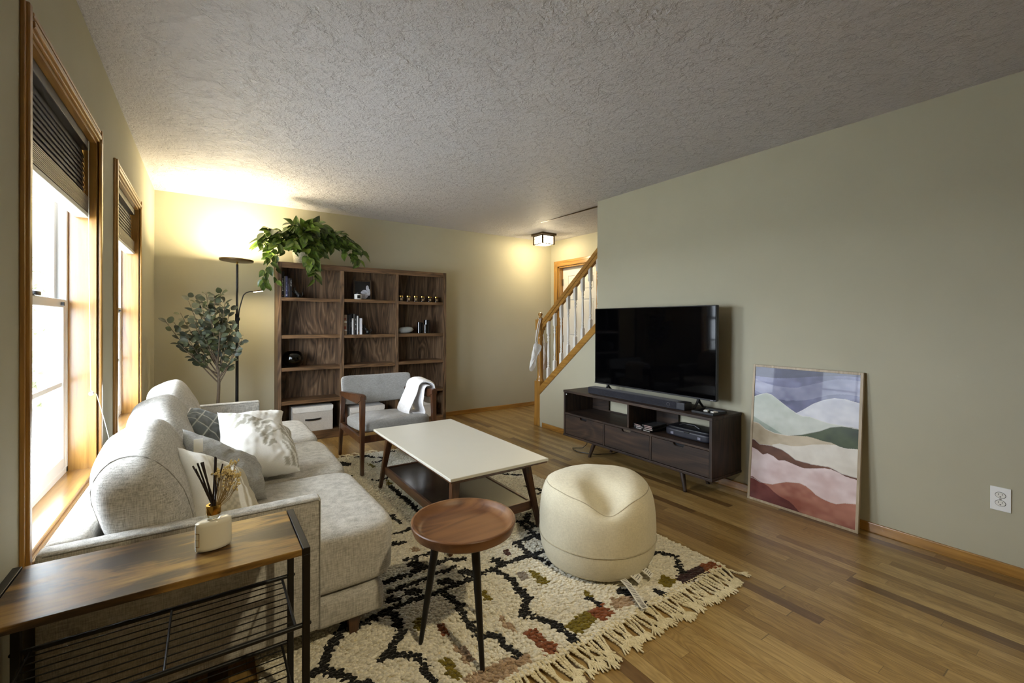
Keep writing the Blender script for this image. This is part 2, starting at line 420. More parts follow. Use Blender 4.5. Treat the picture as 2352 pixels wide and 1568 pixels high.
M['siding'] = plain('grey_siding', srgb(150, 152, 155), .8, var=.03)
M['shingle'] = plain('dark_shingle', srgb(110, 110, 112), .9, var=.2, vscale=30)
M['snow'] = plain('pale_ground', srgb(200, 200, 196), .9)
M['hedge'] = leaf_mat('hedge_leaf', 0, 0, 0, .6)

# ================================================================ SETTING
def wall_with_holes(x0, x1, ya, yb, holes, z0=0.0, z1=H):
    """holes: list of (y0,y1,z0,z1)"""
    g = G(); y = ya
    for (a, b_, c, d) in sorted(holes):
        g.box(x0, x1, y, a, z0, z1)
        if c > z0: g.box(x0, x1, a, b_, z0, c)
        g.box(x0, x1, a, b_, d, z1); y = b_
    g.box(x0, x1, y, yb, z0, z1); return g
T = .16
struct('floor', G().box(XL-.0, 5.6, YF, YB+.0, -.12, 0), M['floor'])
struct('ceiling', G().box(XL-T, XR+.118, YF-T, YB+T, H, H+.15).box(XR+.118, 5.6, 4.26, YB+T, H, H+.15), M['ceiling'])
struct('wall_left', wall_with_holes(XL-T, XL, YF, YB, [(W1[0], W1[1], *WZ), (W2[0], W2[1], *WZ)]), M['wall'])
struct('wall_back', G().box(XL-T, 5.6, YB, YB+T, 0, H), M['wall'])
struct('wall_rear', G().box(XL-T, 5.6, YF-T, YF, 0, H), M['wall'])
RW_END = 3.212
struct('wall_right', G().box(XR, XR+.118, YF, RW_END, 0, H), M['wall'])
# half wall under the stair rail
def shoe_top(y): return .466+.82*(4.145-y)
struct('wall_stair', G().prism([(RW_END, 0), (4.145, 0), (4.145, shoe_top(4.145)-.088), (RW_END, shoe_top(RW_END)-.088)], 'x', XR, XR+.118), M['wall'])
# stair ceiling: a slightly lower panel beyond the wall line, dark strip between them for the shaded step
g = G(); x0, x1 = XR+.118, 5.6
b = bmesh.new()
zs = {RW_END-1.2: H-.035, 4.26: H-.001}
vs = [b.verts.new(q) for q in ((x0, 2.0, H-.038), (x1, 2.0, H-.038), (x1, 4.30, H), (x0, 4.30, H), (x0, 2.0, H+.15), (x1, 2.0, H+.15), (x1, 4.30, H+.15), (x0, 4.30, H+.15))]
for f in ((0,3,2,1), (4,5,6,7), (0,1,5,4), (1,2,6,5), (2,3,7,6), (3,0,4,7)): b.faces.new([vs[i] for i in f])
g.merge(b); struct('ceiling_stair', g, M['ceiling'])
struct('ceiling_step_shade', G().prism([(2.0, H-.0385), (4.28, H-.0005), (4.28, H), (2.0, H)], 'x', XR+.114, XR+.1185), M['bronze'])  # dark strip standing in for the shade along the ceiling step
# hall wall with the door opening
DY = (4.28, 5.09); DZ = 2.05
struct('wall_hall', wall_with_holes(XH, XH+.13, 2.0, YB, [(DY[0], DY[1], 0, DZ)]), M['wall'])
struct('wall_stair_end', G().box(XR+.118, XH+.13, 1.9, 2.0, 0, H), M['wall'])
struct('wall_closet', G().box(5.45, 5.6, 2.0, YB, 0, H), M['wall'])
# baseboards
def baseboard(name, x0, x1, y0, y1, mat): struct(name, G().box(x0, x1, y0, y1, 0, .057, .004), mat)
baseboard('baseboard_right', XR-.014, XR, YF, 4.09, M['trim_oak_y'])
baseboard('baseboard_back', XL, XH, YB-.014, YB, M['trim_oak_x'])
baseboard('baseboard_left', XL, XL+.014, YF, YB-.014, M['trim_oak_y'])
baseboard('baseboard_hall', XH-.014, XH, 5.17, YB-.014, M['trim_oak_y'])
# skirt cap (oak) on the half wall and newel-side edge
def slope_board(name, y0, y1, zf, h0, h1, x0, x1, mat, bev=.004):
    g = G().prism([(y0, zf(y0)+h0), (y1, zf(y1)+h0), (y1, zf(y1)+h1), (y0, zf(y0)+h1)], 'x', x0, x1, bev)
    return g
struct('trim_stair_skirt', slope_board('', RW_END, 4.15, shoe_top, -.092, 0, XR-.014, XR+.13, 0), M['trim_oak_y'])

# door on the hall wall
def door_casing():
    r = thing('door_1', None, None, (XH, DY[0], 0), kind='structure')
    g = G()
    for y0, y1, z0, z1 in ((DY[1], DY[1]+.082, 0, DZ+.082), (DY[0]-.082, DY[0], 0, DZ+.082)):
        g.box(XH-.020, XH, y0, y1, z0, z1, .004)
    g.box(XH-.012, XH, DY[1]+.0, DY[1]+.03, 0, DZ); g.build('casing', M['trim_oak'], r)
    G().box(XH-.020, XH, DY[0], DY[1], DZ, DZ+.082, .004).box(XH-.024, XH, DY[0], DY[1], DZ+.05, DZ+.075, .003).build('casing', M['trim_oak_y'], r)
    G().box(XH, XH+.13, DY[1]-.02, DY[1]-.0005, 0, DZ-.001).box(XH, XH+.13, DY[0]+.0005, DY[0]+.02, 0, DZ-.001).box(XH, XH+.13, DY[0], DY[1], DZ-.02, DZ-.001).build('jamb', M['trim_oak'], r)
    d = G(); y0, y1 = DY[0]+.024, DY[1]-.024; x = XH+.075
    d.box(x+.010, x+.035, y0, y1, .01, DZ-.024)
    w = y1-y0; st = .11; mid = (y0+y1)/2
    for a, b_ in ((y0, y0+st), (mid-.05, mid+.05), (y1-st, y1)): d.box(x, x+.012, a, b_, .01, DZ-.024)
    rails = [(.01, .22), (.86, 1.02), (1.56, 1.68), (DZ-.14, DZ-.024)]
    for a, b_ in rails: d.box(x+.0005, x+.0125, y0, y1, a, b_)
    for (za, zb) in ((.22, .86), (1.02, 1.56), (1.68, DZ-.14)):
        for a, b_ in ((y0+st, mid-.05), (mid+.05, y1-st)):
            d.box(x+.003, x+.012, a+.03, b_-.03, za+.03, zb-.03, .006)
    d.build('door_panel', M['white_trim'], r)
    for z in (1.82, .98, .22):
        G().box(XH+.055, XH+.078, DY[1]-.030, DY[1]-.0195, z-.045, z+.045).cone((XH+.066, DY[1]-.03, z-.05), (XH+.066, DY[1]-.03, z+.05), .007, .007, 10).build('hinge', M['bronze'], r, True)
door_casing()

# windows ---------------------------------------------------------
def window(name, W, WZ, left_face=True, cols=2, simple=False):
    y0, y1 = W; z0, z1 = WZ
    r = thing(name, None, None, (XL, y0, z0), kind='structure')
    cw, ct = .057, .018
    def cas(g, a, b_, c, d, horiz):
        g.box(XL, XL+ct*.6, a, b_, c, d, .003)
        if horiz: g.box(XL, XL+ct, a, b_, c+.010, c+.030, .004).box(XL, XL+ct*.85, a, b_, d-.018, d-.004, .003)
        else: g.box(XL, XL+ct, a+.012, b_-.022, c, d, .004)
    g = G()
    cas(g, y0-cw, y0, z0-cw, z1+cw, False); cas(g, y1, y1+cw, z0-cw, z1+cw, False)
    g.box(XL, XL+ct, y1, y1+.02, z0, z1, .004)
    g.build('casing', M['trim_oak'], r)
    g = G(); cas(g, y0, y1, z1, z1+cw, True); g.build('casing', M['trim_oak_y'], r)
    g = G(); cas(g, y0, y1, z0-cw, z0, True); g.build('casing', M['trim_oak_y'], r)
    # jamb lining
    G().box(XL-.105, XL+.002, y0, y0+.014, z0, z1).box(XL-.105, XL+.002, y1-.014, y1, z0, z1).build('jamb', M['trim_oak'], r)
    G().box(XL-.105, XL+.002, y0, y1, z1-.014, z1).build('head_jamb', M['trim_oak_y'], r)
    G().box(XL-.105, XL+.004, y0, y1, z0, z0+.014, .003).build('sill_board', M['trim_oak_y'], r)
    a, b_, c, d = y0+.014, y1-.014, z0+.014, z1-.014
    # vinyl frame
    g = G(); fx0, fx1 = XL-.15, XL-.088; fw = .026
    g.box(fx0, fx1, a, a+fw, c, d, .003).box(fx0, fx1, b_-fw, b_, c, d, .003).box(fx0, fx1, a, b_, c, c+fw, .003).box(fx0, fx1, a, b_, d-fw, d, .003)
    g.build('window_frame', M['vinyl'], r)
    mid = (c+d)/2
    def sash(xa, xb, za, zb, lo):
        g = G(); sw = .042
        A, B = a+fw-.004, b_-fw+.004
        g.box(xa, xb, A, A+sw, za, zb, .004).box(xa, xb, B-sw, B, za, zb, .004).box(xa, xb, A+sw, B-sw, za, za+sw+.008*lo, .004).box(xa, xb, A+sw, B-sw, zb-sw*.85, zb, .004)
        s = g.build('sash', M['vinyl'], r)
        G().box((xa+xb)/2-.002, (xa+xb)/2+.002, A+sw, B-sw, za+sw, zb-sw*.85).build('pane', M['pane'], s)
        m = G(); mz = (za+zb)/2
        if cols > 1: m.box((xa+xb)/2-.006, (xa+xb)/2+.006, (A+B)/2-.009, (A+B)/2+.009, za+sw, zb-sw*.8)
        if lo: m.box((xa+xb)/2-.0065, (xa+xb)/2+.0065, A+sw, B-sw, mz-.009, mz+.009)
        m.build('muntin', M['vinyl'], s)
        return s
    sash(XL-.142, XL-.118, mid-.02, d-fw+.002, 0)
    lo = sash(XL-.114, XL-.090, c+fw-.002, mid+.022, 1)
    g = G(); g.box(XL-.100, XL-.078, (a+b_)/2-.03, (a+b_)/2+.03, mid+.022, mid+.036, .003).cone((XL-.091, b_-.10, mid+.002), (XL-.080, b_-.10, mid+.002), .008, .008, 12)
    g.build('sash_lock', M['black_plastic'], lo, True)
    return r
window('window_1', W1, WZ); window('window_2', W2, WZ)

# blinds
M['slat'] = plain('dark_brown_slat', srgb(56, 50, 47), .45, var=.08, vscale=40)
M['slat_lite'] = wood('taupe_slat', srgb(104, 92, 74), srgb(126, 112, 92), srgb(140, 126, 104), 'y', 40, 5, .4, .2)
def blind(W, zb, label):
    y0, y1 = W[0]+.022, W[1]-.022; xc = XL-.042; zt = WZ[1]-.016
    r = thing('window_blind', label, 'blind', (xc, (y0+y1)/2, zb), 'raised blinds in the two windows')
    G().box(xc-.024, xc+.024, y0, y1, zt-.038, zt, .003).build('headrail', M['slat'], r)
    g = G(); z = zt-.052; stack = zb+.085; n = 0
    while z > stack:
        b = bmesh.new(); bmesh.ops.create_cube(b, size=1)
        for v in b.verts: v.co = Vector((v.co.x*.046, v.co.y*(y1-y0), v.co.z*.0026))
        g.merge(b, Matrix.Translation((xc, (y0+y1)/2, z)) @ Matrix.Rotation(math.radians(76), 4, 'Y')); z -= .0205
    o = g.build('slats', M['slat'], r)
    g = G(); z = zb+.022
    while z < stack: g.box(xc-.023, xc+.023, y0, y1, z, z+.0040); z += .0062
    g.build('slat_stack', M['slat_lite'], r)
    G().box(xc-.024, xc+.024, y0, y1, zb, zb+.018, .003).build('bottom_rail', M['white_trim'], r)
    return r
bl1 = blind(W1, 1.68, 'dark slatted blind pulled half up in the near window above the sofa end')
bl2 = blind(W2, 1.70, 'dark slatted blind pulled half up in the far window next to the corner')
# lift cord with bead
g = G().tube([(XL-.012, 2.60, 2.0), (XL-.010, 2.603, 1.5), (XL-.004, 2.607, .93), (XL+.012, 2.62, .91), (XL+.03, 2.655, .80), (XL+.045, 2.70, .68)], .0014, 6)
cd = thing('blind_cord', 'thin white pull cord with a round bead hanging at the near window', 'cord', (XL-.01, 2.60, .68))
g.build('cord', M['white_trim'], cd, True); G().ball((XL-.003, 2.608, .915), .009, 14).build('bead', M['vinyl'], cd, True)

# outside ---------------------------------------------------------
struct('ground_outside', G().box(-40, XL-T-.001, -15, 45, -.9, -.6), M['snow'])
nh = thing('neighbour_house', 'grey sided neighbouring house seen through the near window', 'house', (-5.5, 15, -.6))
g = G().box(-9, -2.3, 15.5, 20, -.6, .35); g.build('foundation', M['snow'], nh)
g = G(); z = .35
while z < 2.2: g.prism([(15.5-.03, z), (15.5, z+.14), (15.6, z+.14), (15.6, z)], 'x', -9, -2.3); z += .14
g.build('siding', M['siding'], nh)
G().box(-9, -2.3, 15.38, 15.5, 2.2, 2.4).box(-2.4, -2.26, 15.42, 15.6, .35, 2.2).build('trim_board', M['white_trim'], nh)
G().prism([(15.1, 2.4), (20.4, 2.4), (17.8, 4.3)], 'x', -9.3, -2.0).build('roof', M['shingle'], nh)
pr_ = thing('porch_roof', 'white porch roof with an edge beam outside above the windows', 'roof', (-1.2, 3.5, 2.55))
G().box(-1.75, XL-T-.001, .2, 6.8, 2.56, 2.66).build('soffit', M['white_trim'], pr_); G().box(-1.80, -1.66, .2, 6.8, 2.36, 2.56, .004).build('edge_beam', M['white_trim'], pr_)
pp = thing('porch_post', 'white square porch post standing outside the near window', 'post', (-1.73, 6.10, -.6))
G().box(-1.80, -1.66, 6.03, 6.17, -.6, 2.36, .006).build('shaft', M['white_trim'], pp); G().box(-1.83, -1.63, 6.00, 6.20, -.6, -.35, .006).build('plinth', M['white_trim'], pp)

# ================================================================ STAIRS
def turned_profile():
    """list of (z fraction 0..1, radius) for the turned middle of a baluster"""
    return [(0, .0145), (.01, .011), (.03, .010), (.05, .0145), (.07, .0145), (.085, .010), (.10, .0135), (.125, .0135), (.14, .009), (.17, .0115), (.40, .0150), (.62, .0118), (.76, .0085), (.79, .0135), (.82, .0145), (.84, .009), (.87, .0135), (.90, .0145), (.93, .010), (.96, .0135), (1, .0145)]
XB = XR+.058
bal = None
Y0B = 4.058
for i in range(8):
    y = Y0B - .1147*i; zb = shoe_top(y); L = .683+.02
    if bal is None:
        bal = thing('baluster', 'white turned baluster lowest on the stair, next to the newel post', 'baluster', (XB, y, zb), 'white balusters of the stair rail')
        s = .0165; a = .82*s
        g = G()
        # square foot cut to the slope
        b = bmesh.new(); vs = []
        for z_ in (0, 1):
            for sx, sy in ((-1,-1),(1,-1),(1,1),(-1,1)):
                zz = (-a*sy if z_ == 0 else .155)
                vs.append(b.verts.new((XB+sx*s, y+sy*s, zb+zz)))
        for f in ((3,2,1,0),(4,5,6,7),(0,1,5,4),(1,2,6,5),(2,3,7,6),(3,0,4,7)): b.faces.new([vs[j] for j in f])
        g.merge(b)
        g.lathe([(0, .1545), (.0165, .155), (.0125, .166), (0.0, .166)], (XB, y, zb), 16)
        b = bmesh.new(); vs = []
        for z_ in (0, 1):
            for sx, sy in ((-1,-1),(1,-1),(1,1),(-1,1)):
                zz = (.555 if z_ == 0 else L-.012-a*sy)
                vs.append(b.verts.new((XB+sx*s, y+sy*s, zb+zz)))
        for f in ((3,2,1,0),(4,5,6,7),(0,1,5,4),(1,2,6,5),(2,3,7,6),(3,0,4,7)): b.faces.new([vs[j] for j in f])
        g.merge(b)
        z0_, z1_ = .160, .558
        g.lathe([(0, z0_)]+[(r_, z0_+(z1_-z0_)*t) for t, r_ in turned_profile()]+[(0, z1_)], (XB, y, zb), 16)
        g.build('spindle', M['white_trim'], bal, True)
    else:
        c = copy_tree(bal); c.location = (XB, y, zb)
        ords = ['second', 'third', 'fourth', 'fifth', 'sixth', 'seventh', 'eighth and highest visible']
        c['label'] = 'white turned baluster, %s counted upward from the newel post' % ords[i-1]
# handrail
def rail_top(y): return 1.272+.812*(4.136-y)
g = slope_board('', RW_END-.0, 4.16, rail_top, -.075, 0, XB-.028, XB+.028, 0, .010)
hr = tag(g.build('handrail', M['trim_oak_y']), 'honey oak handrail sloping up to the right above the balusters', 'handrail')
hr_ = thing('tmp', None, None); bpy.data.objects.remove(hr_)
g = slope_board('', RW_END, 4.16, rail_top, -.110, -.0745, XB-.019, XB+.019, 0, .002)
f_ = g.build('fillet', M['trim_oak_y']); f_.parent = hr
# newel
XN, YN = XR+.045, 4.196
nw = thing('newel_post', 'honey oak newel post with a ball finial at the foot of the stair', 'newel post', (XN, YN, 0))
h_ = .050
G().box(XN-h_, XN+h_, YN-h_, YN+h_, 0, .53, .005).box(XN-h_-.004, XN+h_+.004, YN-h_-.004, YN+h_+.004, 0, .10, .004).build('base_block', M['trim_oak'], nw)
G().lathe([(0, .53), (.046, .53), (.046, .545), (.036, .56), (.035, .60), (.037, .80), (.032, .95), (.028, 1.00), (.036, 1.02), (.038, 1.05), (.030, 1.07), (.042, 1.10), (.046, 1.13), (0, 1.135)], (XN, YN, 0), 24).build('turned_shaft', M['trim_oak'], nw, True)
G().box(XN-.044, XN+.044, YN-.044, YN+.044, 1.13, 1.262, .006).build('upper_block', M['trim_oak'], nw)
G().lathe([(0, 1.262), (.036, 1.262), (.038, 1.27), (.030, 1.28), (.017, 1.288), (.016, 1.30), (.025, 1.310), (.028, 1.322), (.024, 1.335), (.012, 1.342), (0, 1.343)], (XN, YN, 0), 24).build('finial', M['trim_oak'], nw, True)
# steps
sg = G(); 
for k in range(8):
    y = 4.10-.235*k; z = .188*(k+1)
    sg.box(XR+.119, XH-.001, y-.235-.0, y, 0, z-.028).box(XR+.119, XH-.001, y-.235, y+.02, z-.028, z, .004)
tag(sg.build('staircase', M['trim_oak_x']), 'enclosed oak staircase rising behind the balusters', 'staircase')

# two white cloth stockings hung on the newel
def stocking(name, label, pts, y, thick, strap, group):
    ax = sum(p_[0] for p_ in pts)/len(pts); az = min(p_[1] for p_ in pts)
    r = thing(name, label, 'stocking', (ax, y, az), group)
    # smooth the outline
    P = [Vector(p_) for p_ in pts]
    for _ in range(2):
        Q = []
        for i in range(len(P)):
            a, b_ = P[i], P[(i+1) % len(P)]; Q += [a*.75+b_*.25, a*.25+b_*.75]
        P = Q
    c = sum(P, Vector((0,0)))/len(P)
    b = bmesh.new(); rings = []
    for k, (s_, d) in enumerate(((.0, .5), (.45, .5), (.80, .42), (1.0, .0), (.80, -.42), (.45, -.5), (.0, -.5))):
        if s_ == 0: rings.append([b.verts.new((c.x, y+d*thick, c.y))])
        else: rings.append([b.verts.new((c.x+(q.x-c.x)*s_, y+d*thick+.004*math.sin(q.y*60), c.y+(q.y-c.y)*s_)) for q in P])
    n = len(P)
    for A, B in zip(rings, rings[1:]):
        for i in range(n):
            if len(A) == 1: b.faces.new((A[0], B[i], B[(i+1) % n]))
            elif len(B) == 1: b.faces.new((A[i], A[(i+1) % n], B[0]))
            else: b.faces.new((A[i], A[(i+1) % n], B[(i+1) % n], B[i]))
    bmesh.ops.recalc_face_normals(b, faces=b.faces[:])
    g = G(); g.merge(b); g.build('body', M['p_white'], r, True, angle=80)
    g = G()
    for s_ in strap: g.tube(s_, .0065, 8)
    g.build('strap', M['p_white'], r, True)
    return r
stocking('hanging_stocking', 'white cloth stocking hung by straps on the room side of the newel post',
    [(3.118, 1.00), (3.200, .965), (3.232, .945), (3.175, .86), (3.140, .80), (3.132, .71), (3.095, .655), (3.050, .665), (3.036, .70), (3.060, .77), (3.085, .90)], 4.105, .035,
    [[(3.13, 4.105, .99), (3.155, 4.12, 1.10), (3.185, 4.13, 1.20), (3.215, 4.14, 1.262), (3.23, 4.17, 1.275), (3.25, 4.20, 1.272)], [(3.145, 4.105, .985), (3.175, 4.12, 1.08), (3.205, 4.13, 1.19), (3.235, 4.14, 1.262), (3.255, 4.17, 1.273)]], 'white stockings hung on the newel post')
stocking('hanging_stocking', 'white cloth stocking hung behind the newel post, on its stair side',
    [(3.390, .985), (3.480, .960), (3.475, .80), (3.470, .69), (3.420, .635), (3.370, .655), (3.375, .80), (3.380, .90)], 4.275, .03,
    [[(3.40, 4.275, .975), (3.375, 4.27, 1.08), (3.34, 4.255, 1.20), (3.30, 4.243, 1.268), (3.27, 4.22, 1.272)]], 'white stockings hung on the newel post')

# hall ceiling lamp
LC = (3.815, 4.82)
hl = thing('ceiling_lantern', 'square bronze ceiling lantern with lit glass panes in the hall', 'ceiling lamp', (LC[0], LC[1], H))
G().box(LC[0]-.125, LC[0]+.125, LC[1]-.125, LC[1]+.125, H-.028, H, .004).build('canopy', M['bronze'], hl)
s = .098; zt, zb = H-.028, H-.150
g = G()
for sx in (-1, 1):
    for sy in (-1, 1): g.box(LC[0]+sx*s-.008, LC[0]+sx*s+.008, LC[1]+sy*s-.008, LC[1]+sy*s+.008, zb, zt)
for z in (zb, zt-.010):
    g.box(LC[0]-s, LC[0]+s, LC[1]-s-.005, LC[1]-s+.005, z, z+.009).box(LC[0]-s, LC[0]+s, LC[1]+s-.005, LC[1]+s+.005, z, z+.009)
    g.box(LC[0]-s-.005, LC[0]-s+.005, LC[1]-s, LC[1]+s, z, z+.009).box(LC[0]+s-.005, LC[0]+s+.005, LC[1]-s, LC[1]+s, z, z+.009)
g.box(LC[0]-s, LC[0]+s, LC[1]-s-.003, LC[1]-s+.003, zt-.045, zt-.041).box(LC[0]-s-.003, LC[0]-s+.003, LC[1]-s, LC[1]+s, zt-.045, zt-.041)
g.build('cage', M['bronze'], hl)
g = G().box(LC[0]-s+.006, LC[0]+s-.006, LC[1]-s+.006, LC[1]+s-.006, zb+.004, zt-.002, .003)
g.build('glass_shade', M['lantern'], hl)
def lamp(name, typ, loc, energy, col, size=.1, rot=None, parent=None, spread=None, shape='DISK', size_y=None):
    ld = bpy.data.lights.new(name, typ); ld.energy = energy; ld.color = col
    if typ == 'AREA':
        ld.shape = shape; ld.size = size
        if size_y: ld.size_y = size_y
        if spread: ld.spread = spread
    elif typ in ('POINT', 'SPOT'): ld.shadow_soft_size = size
    o = bpy.data.objects.new(name, ld); C.objects.link(o)
    o.location = Vector(loc) - (root_origin(parent) if parent else Vector((0,0,0)))
    if rot: o.rotation_euler = rot
    if parent: o.parent = parent
    return o
WARM = (1.0, .83, .52)
lamp('lantern_light', 'POINT', (LC[0], LC[1], zb-.03), 24, WARM, .06, parent=hl)

# ================================================================ BOOKCASE
YC = 4.965; CX = (.568, 2.409); CT = 1.825
bc = thing('bookcase', 'wide stained oak bookcase with three bays against the back wall', 'bookcase', (1.488, 5.11, 0))
yb = YB-.016
G().box(CX[0], .586, YC, yb, 0, CT-.001, .001).box(CX[0], .601, YC-.001, YC+.018, 0, CT, .002).build('side_panel', M['case_oak'], bc)
G().box(2.391, CX[1], YC, yb, 0, CT-.001, .001).box(2.369, CX[1], YC-.001, YC+.018, 0, CT, .002).build('side_panel', M['case_oak'], bc)
for a, b_ in ((1.163, 1.203), (1.769, 1.807)):
    G().box((a+b_)/2-.011, (a+b_)/2+.011, YC+.01, yb-.012, .09, 1.77).box(a, b_, YC-.0005, YC+.018, .0, 1.770, .002).build('divider', M['case_oak'], bc)
G().box(CX[0]+.018, CX[1]-.018, YC+.004, yb, CT-.022, CT-.002).box(.601, 2.369, YC-.001, YC+.018, 1.768, CT, .002).build('top_board', M['case_oak_x'], bc)
G().box(.586, 2.391, yb-.010, yb-.002, .02, CT-.025).build('back_panel', M['case_oak'], bc)
G().box(.601, 2.369, YC-.001, YC+.018, .0, .091, .002).box(.586, 2.391, YC+.018, yb-.011, .071, .090).build('plinth', M['case_oak_x'], bc)
bays = [(.601, 1.163), (1.203, 1.769), (1.807, 2.369)]
SH = [[1.470, 1.090, .760, .420], [1.473, 1.086, .759, .420], [1.465, 1.090, .768, .424]]
for (a, b_), zs_ in zip(bays, SH):
    for z in zs_:
        x0_, x1_ = (a if a > .7 else .587)-.012*(a > .7), (b_ if b_ < 2.3 else 2.390)+.012*(b_ < 2.3)
        G().box(x0_, x1_, YC+.022, yb-.012, z-.022, z-.0005).box(a+.001, b_-.001, YC+.003, YC+.022, z-.035, z, .002).build('shelf', M['case_oak_x'], bc)

# books
def book(x, w, z, h, d, col, label, group, y0=None, marks=None, lean=0):
    y0 = y0 or YC+.045
    r = thing('book', label, 'book', (x+w/2, y0+d/2, z), group)
    m = plain('cover', srgb(*col), .5, var=.05, vscale=20)
    t = .0025
    g = G().box(x, x+w, y0, y0+t, z, z+h, .0008).box(x, x+t, y0, y0+d, z, z+h).box(x+w-t, x+w, y0, y0+d, z, z+h)
    g.build('cover', m, r)
    G().box(x+t, x+w-t, y0+t, y0+d-.003, z+.003, z+h-.004).build('pages', M['paper'], r)
    for (z0_, z1_, x0f, x1f, mc) in (marks or []):
        g = G(); mm = plain('spine_mark', srgb(*mc), .5)
        g.box(x+w*x0f, x+w*x1f, y0-.0007, y0+.0005, z+h*z0_, z+h*z1_); g.build('spine_print', mm, r)
    return r
GB = 'books on the upper left shelf'
W_ = (210, 210, 205)
def lettering(z0_, z1_, n, a=.3, b_=.7, c=W_):
    out = []; st = (z1_-z0_)/n
    for i in range(n): out.append((z0_+st*i, z0_+st*(i+.62), a+.06*((i*7) % 3), b_-.05*((i*5) % 3), c))
    return out
zL = 1.4705
book(.6035, .028, zL, .262, .17, (16, 16, 18), 'tall black book with white spine lettering at the far left of the upper shelf', GB, marks=lettering(.25, .75, 9)+[(.06, .09, .35, .65, (150, 80, 60))])
book(.6325, .008, zL, .215, .15, (176, 172, 160), 'thin pale grey book next to the tall black one', GB)
book(.6410, .021, zL, .217, .15, (52, 54, 86), 'indigo blue book on the upper left shelf', GB, marks=lettering(.3, .72, 7, .35, .65, (130, 134, 170))+[(.08, .14, .2, .8, (160, 160, 180))])
book(.6625, .010, zL, .200, .15, (40, 38, 48), 'slim dark violet book right of the indigo one', GB, marks=[(.3, .7, .4, .6, (120, 120, 130))])
book(.6730, .010, zL, .196, .15, (74, 66, 62), 'slim brown grey book on the upper left shelf', GB)
book(.6835, .018, zL, .198, .15, (24, 22, 24), 'black book with a white title beside the cat bookend', GB, marks=lettering(.6, .93, 6, .3, .7))
GM = 'books on the middle shelf'
zM = 1.0865
bk = [(.0375, .215, (150, 126, 102), 'thick tan book with white bands and red squares, leftmost on the middle shelf', [(.60, .68, 0, 1, (226, 222, 216)), (.20, .24, 0, 1, (226, 222, 216)), (.75, .84, .3, .8, (130, 60, 44)), (.28, .42, .25, .8, (130, 60, 44))]),
      (.0175, .216, (16, 16, 18), 'black book next to the thick tan book', lettering(.2, .8, 8, .4, .6, (60, 60, 64))),
      (.0185, .217, (18, 17, 18), 'second black book right of the tan book', lettering(.2, .8, 8, .4, .6, (60, 60, 64))),
      (.0130, .228, (20, 20, 22), 'tall slim black book with small white title', [(.35, .6, .4, .6, W_)]),
      (.0165, .176, (228, 226, 224), 'short white book between tall black books', [(.9, .97, .2, .8, (190, 170, 160))]),
      (.0120, .226, (90, 84, 78), 'grey brown slim book in the middle of the row', None),
      (.0205, .222, (15, 15, 17), 'black book with white spine title right of the grey brown one', lettering(.25, .85, 8, .4, .6)),
      (.0155, .206, (226, 225, 224), 'tall white book near the right of the row', None),
      (.0120, .205, (22, 20, 20), 'slim black book between the two white books', [(.05, .15, .3, .7, (170, 120, 70))]),
      (.0285, .178, (226, 224, 226), 'wide short white book last in the row beside the cat bookend', [(.04, .96, .30, .70, (206, 204, 210))])]
x = 1.2045
for w, h, c, lab, mk in bk:
    book(x, w, zM, h, .16, c, lab, GM, marks=mk); x += w+.0012
XEND = x

# cat bookends
def cat(x, z, y, side, label):
    """leaning cat; side=-1 means leaning towards -x"""
    r = thing('cat_bookend', label, 'bookend', (x, y, z), 'black cat bookends')
    s = side; g = G()
    def Q(a, b_, c=0): return (x+s*a, y+c, z+b_)
    def ell(a, b_, rx, rz, ry, ang):
        g.ball((0, 0, 0), 1.0, 18, (rx, ry, rz), None)
    def ell2(a, b_, rx, rz, ry, ang):
        g2 = bmesh.new(); bmesh.ops.create_uvsphere(g2, u_segments=18, v_segments=12, radius=1)
        for v in g2.verts: v.co = Vector((v.co.x*rx, v.co.y*ry, v.co.z*rz))
        g.merge(g2, Matrix.Translation(Q(a, b_)) @ Matrix.Rotation(math.radians(ang*s), 4, 'Y'))
    ell2(-.020, .026, .024, .028, .022, 0); ell2(-.004, .048, .019, .036, .018, 35); ell2(.022, .088, .015, .014, .014, 0)
    ell2(.012, .072, .012, .018, .012, 40)
    for e in (-1, 1): g.cone(Q(.022+e*.008, .096, e*.004), Q(.022+e*.011, .116, e*.005), .0065, .0008, 8)
    for e in (-1, 1): g.tube([Q(.002, .052, e*.008), Q(.020, .052, e*.009), Q(.037, .066, e*.008), Q(.042, .070, e*.008)], [.008, .007, .006, .006], 8)
    g.tube([Q(-.034, .014), Q(-.050, .020), Q(-.060, .040), Q(-.054, .062), Q(-.046, .066)] if side < 0 else [Q(-.03, .008), Q(-.05, .006), Q(-.075, .004)], [.006, .005, .005, .004, .003] if side < 0 else [.006, .005, .003], 8)
    g.build('figure', M['cat'], r, True, angle=60)
    G().box(*(sorted((x+s*.045, x-s*.052))), y-.03, y+.03, z, z+.004, .001).build('foot_plate', M['cat'], r)
    return r
cat(.752, zL, YC+.09, -1, 'black cat bookend leaning on the books of the upper left shelf')
cat(XEND+.053, zM, YC+.09, -1, 'black cat bookend with curled tail on the middle shelf')

